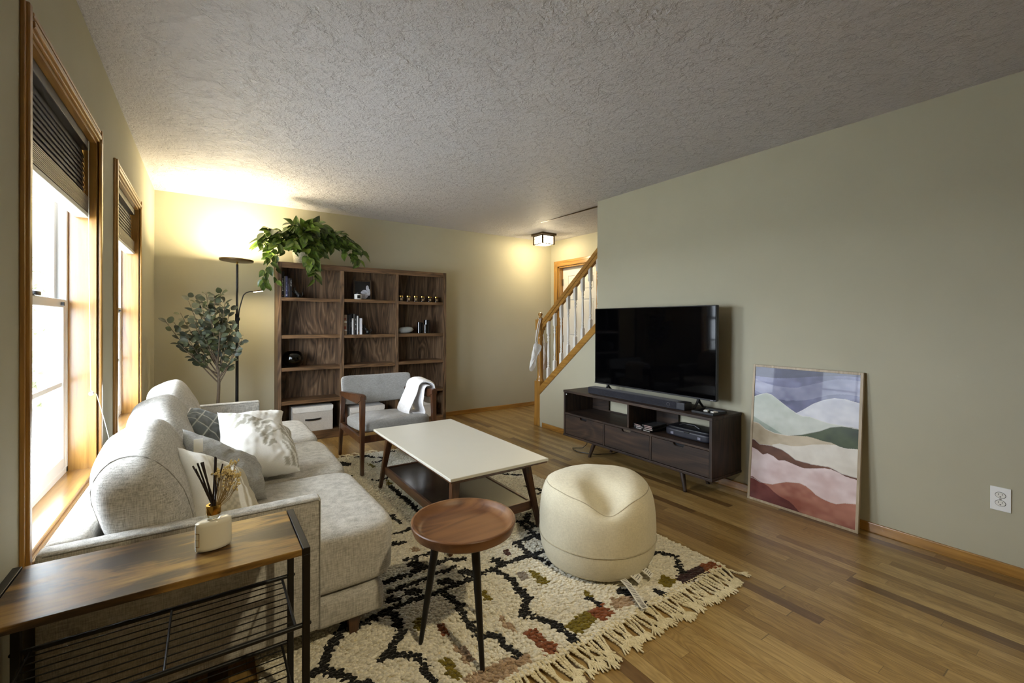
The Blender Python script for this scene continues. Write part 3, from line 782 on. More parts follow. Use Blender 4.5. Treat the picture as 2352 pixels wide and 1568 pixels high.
# picture frame & candle on the top middle shelf
z = 1.4735
pf = thing('photo_frame', 'small brown picture frame with a pale flower print on the top middle shelf', 'picture frame', (1.44, 5.09, z))
tl = Matrix.Translation((1.44, 5.10, z)) @ Matrix.Rotation(math.radians(-6), 4, 'X')
def fr(w, h, b_, d): return G().box(-w/2, -w/2+b_, 0, d, 0, h, .002).box(w/2-b_, w/2, 0, d, 0, h, .002).box(-w/2+b_, w/2-b_, 0, d, 0, b_, .002).box(-w/2+b_, w/2-b_, 0, d, h-b_, h, .002)
fr(.200, .225, .014, .014).xf(tl).build('frame', wood('frame_wood', srgb(52, 38, 24), srgb(80, 58, 36), srgb(96, 72, 48), 'z'), pf)
G().box(-.087, .087, .006, .012, .013, .212).xf(tl).build('backing', M['black_plastic'], pf)
b = bmesh.new(); g = G()
g.ball((.02, .0055, .065), .044, 20, (1, .02, 1.15)); g.ball((.055, .0055, .135), .018, 14, (1, .02, 1.9)); g.ball((.068, .0055, .09), .018, 14, (1, .02, 2.4)); g.ball((.0, .0055, .035), .024, 14, (1, .02, .8))
g.xf(tl).build('print', plain('photo_white', srgb(196, 198, 206), .5, var=.25, vscale=60), pf, True)
cj = thing('white_candle', 'white candle jar with a black label in front of the small picture frame', 'candle', (1.362, YC+.055, z))
G().lathe([(0, 0), (.034, 0), (.037, .004), (.038, .055), (.036, .056), (.033, .050), (0, .048)], (1.362, YC+.055, z), 28).build('jar', M['p_white'], cj, True)
G().lathe([(0, .0565), (.039, .0565), (.039, .066), (.005, .068), (.005, .078), (0, .078)], (1.362, YC+.055, z), 28).build('lid', M['black_plastic'], cj, True)
G().box(1.345, 1.379, YC+.0155, YC+.0165, z+.010, z+.046).build('label_patch', M['black_plastic'], cj)

# six amber candles
z = 1.4655
amb = plain('amber_glass', srgb(28, 16, 8), .12, var=.05, spec=.6); kraft = plain('kraft_label', srgb(122, 100, 70), .7)
proto = None
ords = ['first from the left', 'second from the left', 'third from the left', 'fourth from the left', 'fifth from the left', 'rightmost']
for i in range(6):
    x = 1.850+.0895*i
    if proto is None:
        proto = thing('candle_jar', '', 'candle', (x, YC+.05, z), 'six amber candle jars on the upper right shelf')
        G().lathe([(0, 0), (.025, 0), (.028, .003), (.028, .046), (.024, .052), (0, .052)], (x, YC+.05, z), 24).build('jar', amb, proto, True)
        G().lathe([(0, .052), (.026, .052), (.026, .066), (.024, .068), (0, .068)], (x, YC+.05, z), 24).build('lid', M['brass'], proto, True)
        g = G()
        for k in range(6):
            a0, a1 = -PI/2-.6+.2*k, -PI/2-.6+.2*(k+1); R_ = .0285
            g.quad((x+R_*math.cos(a0), YC+.05+R_*math.sin(a0), z+.012), (x+R_*math.cos(a1), YC+.05+R_*math.sin(a1), z+.012), (x+R_*math.cos(a1), YC+.05+R_*math.sin(a1), z+.040), (x+R_*math.cos(a0), YC+.05+R_*math.sin(a0), z+.040))
        g.build('label_patch', kraft, proto, True)
        o = proto
    else:
        o = copy_tree(proto); o.location = (x, YC+.05, z)
    o['label'] = 'small amber candle jar with gold lid, %s in the row' % ords[i]

# rock, cylinders
z = 1.0905
rk = thing('stone_vase', 'grey pebble shaped vase lying on the right shelf', 'vase', (1.915, YC+.07, z))
G().soft((1.915, YC+.085, z+.040), (.098, .045, .038), 2.6, 10, Matrix.Rotation(math.radians(-5), 3, 'Y')).build('body', plain('grey_glaze', srgb(140, 142, 138), .25, var=.1, vscale=12), rk, True)
G().lathe([(.0, 0), (.012, 0), (.012, .008), (.007, .009), (0, .004)], (0, 0, 0), 16, Matrix.Translation((2.005, YC+.075, z+.044)) @ Matrix.Rotation(PI/2, 4, 'Y')).build('mouth', M['chrome'], rk, True)
ob = plain('black_glazed_ceramic', srgb(12, 12, 14), .1, var=.05, spec=.7)
for (xx, yy, rr, hh, lab) in ((2.094, YC+.085, .0240, .132, 'glossy black cylinder vase, leftmost of the group on the right shelf'), (2.140, YC+.125, .021, .128, 'glossy black cylinder vase standing behind the left one'), (2.160, YC+.055, .0165, .105, 'shortest glossy black cylinder vase, in front of the group'), (2.198, YC+.105, .034, .160, 'tallest and widest glossy black cylinder vase, at the right of the group')):
    r = thing('cylinder_vase', lab, 'vase', (xx, yy, z), 'black cylinder vases')
    G().lathe([(0, 0), (rr-.001, 0), (rr, .001), (rr, hh), (rr-.002, hh), (rr-.003, hh-.002), (rr-.003, .006), (0, .006)], (xx, yy, z), 32).build('body', ob, r, True)

# smoked glass bowl
z = .7605
gb = thing('glass_bowl', 'round smoked green glass bowl on the lower left shelf', 'bowl', (.724, YC+.125, z))
prof = [(0, 0), (.040, 0), (.070, .010), (.094, .040), (.103, .080), (.096, .120), (.078, .148), (.060, .158), (.058, .156), (.075, .145), (.092, .118), (.098, .080), (.090, .042), (.067, .014), (.040, .005), (0, .005)]
G().lathe(prof, (.724, YC+.125, z), 40).build('bowl', M['smoke_glass'], gb, True)

# storage boxes
zbx = .0905
def bin_(x0_, x1_, h, label, y0=YC+.002, flap=True):
    r = thing('storage_box', label, 'storage box', ((x0_+x1_)/2, y0+.12, zbx), 'linen storage boxes on the bottom shelf')
    d = .255
    G().box(x0_, x1_, y0+.006, y0+d, zbx, zbx+h-.006, .004).build('body', M['bin'], r)
    G().box(x0_-.003, x1_+.003, y0+.002, y0+d, zbx+h-.008, zbx+h, .003).build('lid', M['bin'], r)
    # front flap with rounded lower corners
    w = x1_-x0_+.004; hh = .055; R_ = .030; cx = (x0_+x1_)/2; zt = zbx+h-.002
    poly = [(cx-w/2, zt), (cx+w/2, zt)]
    for k in range(6): a_ = -k*PI/10; poly.append((cx+w/2-R_+R_*math.cos(a_), zt-hh+R_+R_*math.sin(a_)))
    for k in range(6): a_ = -PI/2-k*PI/10; poly.append((cx-w/2+R_+R_*math.cos(a_), zt-hh+R_+R_*math.sin(a_)))
    if flap: G().prism(poly, 'y', y0+.001, y0+.0058, .0012).build('flap', M['p_white'], r)
    hz = zbx+h*.48; 
    g = G(); pts = [(cx-.078, y0+.003, hz), (cx-.05, y0-.004, hz-.001), (cx, y0-.006, hz-.003), (cx+.05, y0-.004, hz), (cx+.078, y0+.003, hz+.002)]
    for a_, b_ in zip(pts, pts[1:]): g.bm.faces.new([g.bm.verts.new(q) for q in ((a_[0], a_[1], a_[2]-.009), (b_[0], b_[1], b_[2]-.009), (b_[0], b_[1], b_[2]+.009), (a_[0], a_[1], a_[2]+.009))])
    hd = g.build('handle', M['leather'], r)
    md = hd.modifiers.new('thick', 'SOLIDIFY'); md.thickness = .002
    G().ball((cx-.070, y0+.001, hz), .003, 10).ball((cx+.070, y0+.001, hz+.001), .003, 10).build('rivet', M['chrome'], r, True)
    return r
bin_(.705, 1.092, .258, 'linen storage box in the left bay, beside the sofa arm')
bin_(1.272, 1.648, .200, 'linen storage box in the middle bay, seen under the armchair back')
bin_(1.862, 2.215, .200, 'linen storage box in the right bay, mostly behind the white throw')

# ================================================================ PLANTS
def leaf_geo(kind):
    """unit leaf along +x, normal +z: strip with a fold along the midrib"""
    if kind == 'heart': prof = [(0, .10), (.06, .42), (.18, .62), (.36, .66), (.55, .54), (.74, .34), (.90, .14), (1.0, .0)]
    elif kind == 'round': prof = [(0, .06), (.08, .42), (.22, .72), (.42, .88), (.62, .86), (.80, .68), (.93, .38), (1.0, .05)]
    V = []; Fc = []
    for t, w in prof:
        droop = -.22*t*t
        V += [(t-.04*(1 if t < .1 else 0), w/2, .10*w+droop), (t, w/4, .015+droop), (t, 0, -.02+droop), (t, -w/4, .015+droop), (t-.04*(1 if t < .1 else 0), -w/2, .10*w+droop)]
    for i in range(len(prof)-1):
        for k in range(4): Fc.append((i*5+k, (i+1)*5+k, (i+1)*5+k+1, i*5+k+1))
    return np.array(V), np.array(Fc)
def leaves(name, mat, parent, items, kind, palette, rng, edge=None):
    LV, LF = leaf_geo(kind); Vs, Fs, Cs = [], [], []; off = 0
    for (p_, d, up, s_) in items:
        d = np.array(d, float); d /= np.linalg.norm(d)+1e-9; up = np.array(up, float)
        side = np.cross(up, d); side /= np.linalg.norm(side)+1e-9; nrm = np.cross(d, side)
        P_ = np.array(p_)[None, :] + s_*(LV[:, :1]*d + LV[:, 1:2]*side*rng.uniform(.9, 1.1) + LV[:, 2:3]*nrm)
        Vs.append(P_); Fs.append(LF+off); off += len(LV)
        c = np.array(palette[rng.integers(len(palette))][:3])*rng.uniform(.8, 1.2)
        cc = np.tile(c, (len(LV), 1))
        if edge is not None:
            ed = np.abs(LV[:, 1]) > .12; cc[ed] = cc[ed]*.5+np.array(edge[:3])*rng.uniform(.2, .6)
        Cs.append(cc)
    return raw_mesh(name, np.concatenate(Vs), np.concatenate(Fs), mat, parent, np.concatenate(Cs), smooth=True)
rng = np.random.default_rng(5)
# pothos
PX, PY, PZ = .790, 5.10, CT
po = thing('pothos_plant', 'trailing pothos plant in a patterned pot on top of the bookcase', 'plant', (PX, PY, PZ))
G().lathe([(0, 0), (.050, 0), (.058, .004), (.074, .125), (.078, .128), (.078, .138), (.070, .138), (.068, .12), (0, .115)], (PX, PY, PZ+.0005), 28).build('pot', plain('speckled_stone_pot', srgb(188, 182, 160), .6, var=.35, vscale=90, bumps=90), po, True)
def bez(P, n):
    P = [np.array(q, float) for q in P]; out = []
    for i in range(n+1):
        t = i/n; Q = P
        while len(Q) > 1: Q = [a*(1-t)+b_*t for a, b_ in zip(Q, Q[1:])]
        out.append(Q[0])
    return out
O = (PX, PY-.01, PZ+.13)
vines = [ # control points, leaf count, leaf size
 ([O, (.72, 5.02, 2.16), (.56, 4.96, 2.12), (.42, 4.93, 2.02)], 15, .085), ([O, (.70, 5.05, 2.10), (.52, 5.0, 2.06), (.39, 4.98, 1.96)], 15, .08),
 ([O, (.66, 4.98, 2.18), (.50, 4.92, 2.16), (.44, 4.90, 2.08)], 13, .085), ([O, (.64, 4.96, 2.05), (.50, 4.94, 2.02), (.47, 4.93, 1.86)], 12, .08),
 ([O, (.60, 4.97, 2.08), (.42, 4.92, 2.08), (.40, 4.92, 1.97)], 12, .075), ([O, (.62, 5.02, 2.12), (.60, 4.92, 2.10), (.55, 4.90, 1.98)], 11, .09),
 ([O, (.56, 4.95, 2.03), (.50, 4.90, 1.88), (.43, 4.91, 1.70), (.42, 4.92, 1.62), (.45, 4.93, 1.60)], 12, .075), ([O, (.54, 4.95, 2.02), (.52, 4.90, 1.84), (.52, 4.92, 1.68), (.55, 4.935, 1.62)], 5, .065),
 ([O, (.82, 4.98, 2.12), (.82, 4.90, 1.98), (.84, 4.88, 1.80)], 11, .095), ([O, (.84, 4.96, 2.08), (.90, 4.88, 1.92), (.89, 4.88, 1.70)], 10, .10), ([O, (.80, 4.97, 2.05), (.84, 4.86, 1.90), (.88, 4.87, 1.76), (.89, 4.885, 1.66)], 8, .10),
 ([O, (.80, 5.03, 2.24), (.86, 4.98, 2.26), (.88, 4.95, 2.20)], 12, .09), ([O, (.84, 5.05, 2.24), (.92, 4.98, 2.28), (.98, 4.95, 2.20)], 12, .09), ([O, (.76, 5.05, 2.22), (.72, 4.99, 2.26), (.68, 4.95, 2.18)], 12, .085),
 ([O, (.92, 5.04, 2.20), (1.08, 4.98, 2.24), (1.22, 4.95, 2.12)], 14, .09), ([O, (.95, 5.02, 2.16), (1.12, 4.96, 2.18), (1.25, 4.94, 2.02)], 14, .09), ([O, (.98, 5.04, 2.14), (1.18, 5.00, 2.20), (1.34, 4.96, 2.02)], 14, .085),
 ([O, (1.0, 5.02, 2.12), (1.20, 4.98, 2.16), (1.34, 4.96, 1.98), (1.36, 4.95, 1.88)], 14, .09), ([O, (.98, 5.0, 2.08), (1.12, 4.95, 2.10), (1.26, 4.94, 1.92)], 12, .085), ([O, (1.02, 5.04, 2.14), (1.26, 5.0, 2.14), (1.42, 4.97, 1.96)], 11, .085),
 ([O, (.86, 5.0, 2.16), (.96, 4.93, 2.14), (1.00, 4.93, 1.98)], 12, .095), ([O, (.90, 5.0, 2.10), (1.02, 4.95, 2.10), (1.08, 4.95, 2.02)], 11, .09), ([O, (.74, 4.97, 2.14), (.72, 4.92, 2.08), (.68, 4.92, 1.98)], 11, .09), ([O, (.78, 4.96, 2.18), (.80, 4.92, 2.16), (.80, 4.90, 2.06)], 11, .09),
 ([O, (.82, 4.99, 2.14), (.92, 4.90, 2.06), (.94, 4.90, 1.92)], 10, .095), ([O, (.88, 5.0, 2.22), (1.06, 4.97, 2.22), (1.14, 4.95, 2.10)], 12, .09)]
items = []; g = G()
for P, n, s_ in vines:
    pts = bez(P, 16); g.tube(pts, [.0028]*len(pts), 6)
    n = int(n*1.5)
    for k in range(n):
        t = (k+rng.uniform(.2, .9))/n*.97+.03; i = min(15, int(t*16)); p_ = pts[i]+(pts[i+1]-pts[i])*(t*16-i)
        tan = pts[i+1]-pts[i]; tan /= np.linalg.norm(tan)
        d = tan*.7 + np.array([rng.uniform(-1, 1), rng.uniform(-1.1, .35), rng.uniform(-.8, .45)])
        up = np.array([rng.uniform(-.5, .5), rng.uniform(-1.1, -.2), rng.uniform(.1, 1.0)])
        pp_ = p_ + d/np.linalg.norm(d)*.02
        if pp_[1] > 5.16: pp_[1] = 5.16
        if d[1] > 0 and pp_[1] > 5.08: d[1] *= -1
        items.append((pp_, d, up, s_*rng.uniform(.95, 1.4)))
g.build('vine', plain('green_stem', srgb(120, 128, 56), .6), po, True)
leaves('foliage', M['leaf_p'], po, items, 'heart', [srgb(50, 76, 22), srgb(70, 98, 28), srgb(36, 60, 20), srgb(92, 118, 40), srgb(42, 68, 24)], rng, srgb(120, 140, 64))

# eucalyptus tree
TX, TY = .072, 4.72
tr = thing('eucalyptus_tree', 'slim artificial eucalyptus tree with round grey green leaves behind the sofa', 'plant', (TX, TY, 0))
G().lathe([(0, 0), (.10, 0), (.115, .01), (.135, .24), (.138, .25), (.125, .25), (.12, .22), (0, .22)], (TX, TY, 0), 28).build('pot', M['white_trim'], tr, True)
g = G()
g.tube([(TX, TY, .2), (TX+.006, TY, .38), (TX-.003, TY, .50), (TX+.002, TY, .62), (TX+.004, TY, .70), (TX-.002, TY, .78), (TX-.012, TY, .86), (TX-.02, TY, .98)], [.016, .0145, .013, .013, .0125, .011, .009, .007], 10)
base = [(TX+.004, TY, .68), (TX+.002, TY, .72), (TX, TY, .76), (TX-.006, TY, .82), (TX-.012, TY, .88), (TX-.018, TY, .95)]
tips = []
fr_ = [(-.30, 4.62, 1.24, 0), (-.24, 4.66, 1.22, 1), (-.20, 4.75, 1.30, 2), (-.14, 4.66, 1.40, 3), (-.10, 4.78, 1.46, 3), (-.05, 4.62, 1.38, 4), (-.02, 4.72, 1.48, 5), (.04, 4.66, 1.46, 5), (.09, 4.76, 1.50, 4), (.12, 4.64, 1.42, 3), (.16, 4.72, 1.36, 2), (.18, 4.62, 1.22, 2), (.22, 4.70, 1.14, 1), (.25, 4.62, 1.08, 1), (.20, 4.66, 1.00, 0), (-.16, 4.58, 1.12, 1), (-.10, 4.56, 1.22, 4), (.02, 4.54, 1.24, 5), (.08, 4.56, 1.14, 3), (-.04, 4.58, 1.10, 4), (-.20, 4.60, 1.04, 2), (.0, 4.6, 1.34, 5), (.14, 4.8, 1.18, 2), (-.12, 4.84, 1.24, 3)]
items = []
for (x, y, z, bi) in fr_:
    b0 = np.array(base[bi]); tp = np.array([x, y, z]); md_ = b0*.5+tp*.5+np.array([0, 0, -.05 if abs(x-TX) > .12 else .02])
    pts = bez([b0, md_, tp], 12); g.tube(pts, list(np.linspace(.0065, .0016, len(pts))), 6)
    n = 13
    for k in range(n):
        t = .30+.70*(k+rng.uniform(0, .8))/n; t = min(t, .99); i = int(t*12); p_ = pts[i]+(pts[min(i+1, 12)]-pts[i])*(t*12-i)
        tan = pts[min(i+1, 12)]-pts[max(i-1, 0)]; tan /= np.linalg.norm(tan)+1e-9
        sd = 1 if k % 2 else -1
        d = tan*.5+np.array([sd*rng.uniform(.3, 1), rng.uniform(-1, .5), rng.uniform(-.2, .6)])
        up = np.array([rng.uniform(-.6, .6), rng.uniform(-1.0, 0), rng.uniform(.1, 1)])
        p2 = p_+d/np.linalg.norm(d)*.018; g.tube([p_, p2], .001, 4)
        items.append((p2, d, up, rng.uniform(.042, .066)))
g.build('trunk', M['bark'], tr, True)
leaves('foliage', M['leaf_e'], tr, items, 'round', [srgb(60, 68, 50), srgb(72, 78, 56), srgb(50, 58, 44), srgb(86, 92, 70), srgb(74, 80, 46)], rng)

# hedge outside the window
hd = thing('garden_hedge', 'leafy hedge outside the near window', 'hedge', (-3.2, 13.0, -.6))
items = []
for _ in range(700):
    p_ = np.array([rng.normal(-3.2, .5), rng.uniform(12.6, 13.2), rng.uniform(-.6, 2.5)])
    items.append((p_, rng.normal(size=3), rng.normal(size=3), rng.uniform(.12, .2)))
leaves('foliage', M['hedge'], hd, items, 'heart', [srgb(110, 120, 90), srgb(140, 148, 120)], rng)

# ================================================================ FLOOR LAMP
LX, LY = .222, 4.93
fl = thing('floor_lamp', 'black torchiere floor lamp with a side reading arm, behind the sofa', 'floor lamp', (LX, LY, 0))
G().lathe([(0, 0), (.130, 0), (.134, .004), (.134, .018), (.130, .022), (.02, .024), (.014, .04), (0, .04)], (LX, LY, 0), 36).build('base', M['black_metal'], fl, True)
G().cone((LX, LY, .03), (LX, LY, 1.30), .013, .013, 20).cone((LX, LY, 1.30), (LX, LY, 1.765), .010, .010, 20).cone((LX, LY, 1.10), (LX, LY, 1.30), .0165, .0165, 20).build('pole', M['black_metal'], fl, True)
G().cone((LX, LY, 1.762), (LX, LY, 1.792), .008, .008, 16).build('swivel', M['brass'], fl, True)
tl = Matrix.Translation((LX-.005, LY, 1.800)) @ Matrix.Rotation(math.radians(2.0), 4, 'Y')
hd_ = G().lathe([(0, -.010), (.120, -.010), (.137, -.006), (.140, 0), (.140, .011), (.136, .0115), (.136, .006), (0, .006)], (0, 0, 0), 48).xf(tl).build('lamp_head', plain('bronze_brown_metal', srgb(92, 70, 40), .4, .5), fl, True)
G().lathe([(0, .0065), (.133, .0065), (.133, .0095), (0, .0105)], (0, 0, 0), 48).xf(tl).build('diffuser', M['lamp_white'], fl, True)
g = G().tube([(LX+.010, LY-.018, 1.26), (LX+.016, LY-.018, 1.33), (LX+.035, LY-.018, 1.42), (LX+.050, LY-.020, 1.475), (LX+.072, LY-.022, 1.500), (LX+.105, LY-.024, 1.512), (LX+.135, LY-.025, 1.516)], .0052, 10)
g.box(LX-.004, LX+.022, LY-.032, LY, 1.235, 1.265, .003); g.build('reading_arm', M['black_metal'], fl, True)
t2 = Matrix.Translation((LX+.170, LY-.026, 1.522)) @ Matrix.Rotation(math.radians(-9), 4, 'Y')
G().lathe([(0, .006), (.038, .006), (.046, .001), (.047, -.006), (.044, -.007), (0, -.006)], (0, 0, 0), 32, None, 1.0, .75).xf(t2).build('reading_head', M['bronze'], fl, True)
G().lathe([(0, -.0065), (.041, -.0065), (.041, -.0105), (0, -.011)], (0, 0, 0), 32, None, 1.0, .75).xf(t2).build('reading_diffuser', M['lamp_white'], fl, True)
G().ball((LX+.012, LY-.014, 1.125), .004, 10).ball((LX+.012, LY-.014, 1.15), .004, 10).build('switch', M['white_pad'], fl, True)
lamp('uplight', 'AREA', (LX-.005, LY, 1.822), 30, WARM, .25, (PI, 0, 0), fl)
lamp('reading_light', 'AREA', (LX+.171, LY-.026, 1.506), 3.2, WARM, .07, (0, 0, 0), fl)

# ================================================================ SOFA
SY0, SY1 = 1.700, 4.090; AZ = .60
so = thing('sofa', 'light grey three seat sofa with slim track arms under the windows', 'sofa', (.10, 2.9, 0))
def arm(y0, y1, nm):
    g = G().box(-.385, .335, y0, y1, .125, AZ, .012, seg=3); a = g.build('arm', M['sofa'], so, True)
    g = G(); 
    for yy in (y0+.001, y1-.001):
        g.tube([(-.37, yy, AZ-.008), (.324, yy, AZ-.008), (.330, yy, AZ-.014), (.330, yy, .13)], .0028, 6)
    g.build('piping', M['piping'], a, True)
arm(SY0, SY0+.062, 'near'); arm(SY1-.062, SY1, 'far')
G().box(-.385, .335, SY0+.062, SY1-.062, .095, .205, .010).box(.32, .578, SY0+.036, SY1-.036, .092, .200, .022, seg=4).build('seat_base', M['sofa_seat'], so, True)
G().box(-.385, -.290, SY0+.055, SY1-.055, .13, AZ+.0, .018, seg=3).build('backrest', M['sofa'], so, True)
ya, yb_ = SY0+.066, SY1-.066; cw = (yb_-ya)/3
def wr(seed, amp=.004, f=6):
    def fn(q):
        n_ = noise.noise(Vector((q.x*f, q.y*f*.7, q.z*f))+Vector((seed*7.3, seed*2.1, 0)))
        n2 = noise.noise(Vector((q.x*f*3, q.y*f*2, q.z*f*3))+Vector((seed, 5, seed)))
        k = 1+amp*10*n_*.5+amp*4*n2
        return Vector((q.x*k, q.y, q.z*k))
    return fn
for i in range(3):
    yc = ya+cw*(i+.5); ex = .022 if i == 0 else 0
    g = G()
    def seatfn(q, i=i):
        f = wr(i+1, .0022, 4)(q)
        if f.z > 0: f.z *= 1+.05*math.cos(f.y/(cw/2)*PI/2)
        return f
    hx = .395
    g.soft((.640-hx, yc-ex/2, .315), (hx, cw/2-.001+ex/2, .118), 9, 22, fn=seatfn)
    s = g.build('seat_cushion', M['sofa_seat'], so, True, angle=180)
    # back cushion
    tilt = Matrix.Rotation(math.radians(-20), 3, 'Y')
    def bfn(q, i=i):
        q = wr(i+11, .0055, 5)(q)
        q.x *= 1-.18*(q.z/.2) if q.z > 0 else 1
        q.z += .034*math.cos(q.y/(cw/2)*PI/2)-.012
        return q
    g = G(); g.soft((-.172, yc, .622), (.118, cw/2+.004, .194), 4.2, 26, tilt, bfn)
    c_ = g.build('back_cushion', M['sofa'], so, True, angle=180)
    # end seams
    for sgn in (-1, 1):
        pts = []
        for k in range(28):
            a_ = 2*PI*k/28; e_ = 4.2; cx_, cz_ = math.cos(a_), math.sin(a_)
            rr = 1/((abs(cx_)**e_+abs(cz_)**e_+.62**e_)**(1/e_)); q = Vector((.118*cx_*rr*1.0, sgn*(cw/2+.004)*.62*rr*1.0, .206*cz_*rr))
            kk = (abs(cx_)**e_+abs(cz_)**e_+.78**e_)**(1/e_)
            q = bfn(Vector((cx_/kk*.118, sgn*.78/kk*(cw/2+.004), cz_/kk*.194)))
            pts.append(tilt @ q + Vector((-.172, yc, .622)))
        if i == 0 and sgn == -1:
            G().tube(pts, .0026, 6, True).build('piping', M['piping'], c_, True)
for (x, y) in ((.47, SY0+.09), (.47, SY1-.09), (-.30, SY0+.09), (-.30, SY1-.09)):
    G().taper((x, y, .0 if x < 0 or y > 3.9 else .012), (x, y, .095), .016, .016, .024, .024).build('leg', M['leg_walnut'], so)

# ---- throw pillows
def basis(n_, up):
    n_ = Vector(n_).normalized(); up = Vector(up); u = (up-n_*up.dot(n_)).normalized(); r_ = u.cross(n_)
    return Matrix(((r_.x, u.x, n_.x), (r_.y, u.y, n_.y), (r_.z, u.z, n_.z))).to_4x4()
def pillow(name, label, c, n_, up, w, h, t, mat, colfn=None, piping=None, seed=1, res=44, pinch=.10, bend=0.0):
    r = thing(name, label, 'cushion', c, 'throw cushions on the sofa')
    Mx = Matrix.Translation(c) @ basis(n_, up)
    V, Cc = [], []
    us = np.linspace(-1, 1, res)
    for side in (1, -1):
        for u in us:
            for v in us:
                x = w/2*u*(1-pinch*(1-v*v)*abs(u)**3); y = h/2*v*(1-pinch*(1-u*u)*abs(v)**3)
                th = t/2*max(0, (1-u**4)*(1-v**4))**.55*(1-.25*(u*u+v*v)*.5)
                nz = noise.noise(Vector((u*2.2+seed*3, v*2.2, seed)))*.010+noise.noise(Vector((u*5, v*5+seed, 3*side)))*.0045
                z = side*th + nz*min(1, th/(t*.15+1e-9)) + bend*(u*u)*.5
                V.append(Mx @ Vector((x, y, z)))
                if colfn: Cc.append(colfn(u, v, side))
    n = res; F1 = grid_faces(n, n); F2 = grid_faces(n, n, n*n)[:, ::-1]
    o = raw_mesh('cover', [tuple(q) for q in V], np.concatenate([F1, F2]), mat, r, Cc if colfn else None, smooth=True)
    bm = bmesh.new(); bm.from_mesh(o.data); bmesh.ops.remove_doubles(bm, verts=bm.verts, dist=1e-5); bm.to_mesh(o.data); bm.free()
    if piping:
        pts = []
        ed = [(u, -1) for u in us[:-1]]+[(1, v) for v in us[:-1]]+[(u, 1) for u in us[::-1][:-1]]+[(-1, v) for v in us[::-1][:-1]]
        for u, v in ed: pts.append(Mx @ Vector((w/2*u*(1-pinch*(1-v*v)*abs(u)**3), h/2*v*(1-pinch*(1-u*u)*abs(v)**3), bend*u*u*.5)))
        G().tube(pts, .0035, 6, True).build('piping', piping, r, True)
    return r
cr, wt = np.array(srgb(188, 180, 160)[:3]), np.array(srgb(236, 234, 228)[:3])
def col_stripe(u, v, s):
    a = (u*.5+.5)
    for c0, c1 in ((.60, .67), (.71, .76)):
        if c0 < a < c1: return wt
    if a < .30: return wt
    if .36 < a < .60: return cr*(.80 if (int((u+1)*40)+int((v+1)*40)) % 2 else 1.05)
    return cr
def col_leaf(u, v, s):
    g_ = np.array(srgb(176, 172, 158)[:3])
    if u+v < -.45+.2*math.sin(9*u): return wt
    q = abs(math.sin(9*u+2.5*math.sin(3.1*v))*math.cos(2.5*v-4*u)); n2 = noise.noise(Vector((u*6, v*3.2, 3)))
    stem = abs(v-.35*math.sin(2.4*u)) < .02
    rad = max(abs(u), abs(v))
    if rad > .93: return wt
    frond = (math.sin((v*1.1+abs(u-.1)*1.7)*19+n2*3.2) > -.35) and (noise.noise(Vector((u*2.3, v*2.3, 9))) > -.30)
    if stem: return g_*.95
    return g_ if frond else wt
def col_check(u, v, s):
    b_ = np.array(srgb(92, 96, 94)[:3]); l_ = np.array(srgb(178, 176, 164)[:3])
    for k in (-.45, .05, .55):
        if abs(u-k) < .012 or abs(v-k) < .012: return l_
    return b_
def quad_pillow(name, label, tl, tr_, br, bl, t, mat, colfn=None, piping=None, seed=1, res=52, pinch=.09):
    """stuffed cushion spanned between four corners"""
    tl, tr_, br, bl = [Vector(q) for q in (tl, tr_, br, bl)]; c = (tl+tr_+br+bl)/4
    nrm = (tr_-bl).cross(tl-br).normalized()
    if nrm.y > 0: nrm = -nrm
    r = thing(name, label, 'cushion', tuple(c), 'throw cushions on the sofa')
    def base(u, v):
        uu_ = u*(1-pinch*(1-v*v)*abs(u)**3); vv_ = v*(1-pinch*(1-u*u)*abs(v)**3); a_, b_ = (uu_+1)/2, (vv_+1)/2
        return (bl*(1-a_)+br*a_)*(1-b_)+(tl*(1-a_)+tr_*a_)*b_
    us = np.linspace(-1, 1, res); V, Cc = [], []
    for side in (1, -1):
        for u in us:
            for v in us:
                th = t/2*max(0, (1-abs(u)**3.4)*(1-abs(v)**3.4))**.6
                nz = noise.noise(Vector((u*2.2+seed*3, v*2.2, seed)))*.012+noise.noise(Vector((u*6, v*6+seed, 3*side)))*.005
                V.append(base(u, v)+nrm*(side*th+nz*min(1, th/(t*.12))))
                if colfn: Cc.append(colfn(u, v, side))
    n = res; F1 = grid_faces(n, n); F2 = grid_faces(n, n, n*n)[:, ::-1]
    o = raw_mesh('cover', [tuple(q) for q in V], np.concatenate([F1, F2]), mat, r, Cc if colfn else None, smooth=True)
    bm = bmesh.new(); bm.from_mesh(o.data); bmesh.ops.remove_doubles(bm, verts=bm.verts, dist=1e-5); bmesh.ops.recalc_face_normals(bm, faces=bm.faces[:]); bm.to_mesh(o.data); bm.free()
    if piping:
        ed = [(u, -1) for u in us[:-1]]+[(1, v) for v in us[:-1]]+[(u, 1) for u in us[::-1][:-1]]+[(-1, v) for v in us[::-1][:-1]]
        G().tube([base(u, v) for u, v in ed], .0035, 6, True).build('piping', piping, r, True)
    return r
quad_pillow('throw_pillow', 'dark grey windowpane cushion at the back of the pile', (-.082, 3.05, .745), (.13, 3.02, .62), (.03, 2.74, .50), (-.148, 2.85, .705), .13, M['cotton_print'], col_check, M['p_white'], 3)
quad_pillow('throw_pillow', 'plain white cushion behind the leaf print one', (.100, 3.18, .665), (.425, 3.40, .612), (.385, 3.10, .50), (.10, 2.88, .50), .14, M['p_white'], None, None, 5)
quad_pillow('throw_pillow', 'white cushion with a grey leaf print, foremost on the middle seat', (.036, 2.72, .765), (.385, 2.86, .575), (.390, 2.49, .462), (.060, 2.38, .53), .19, M['cotton_print'], col_leaf, None, 7)
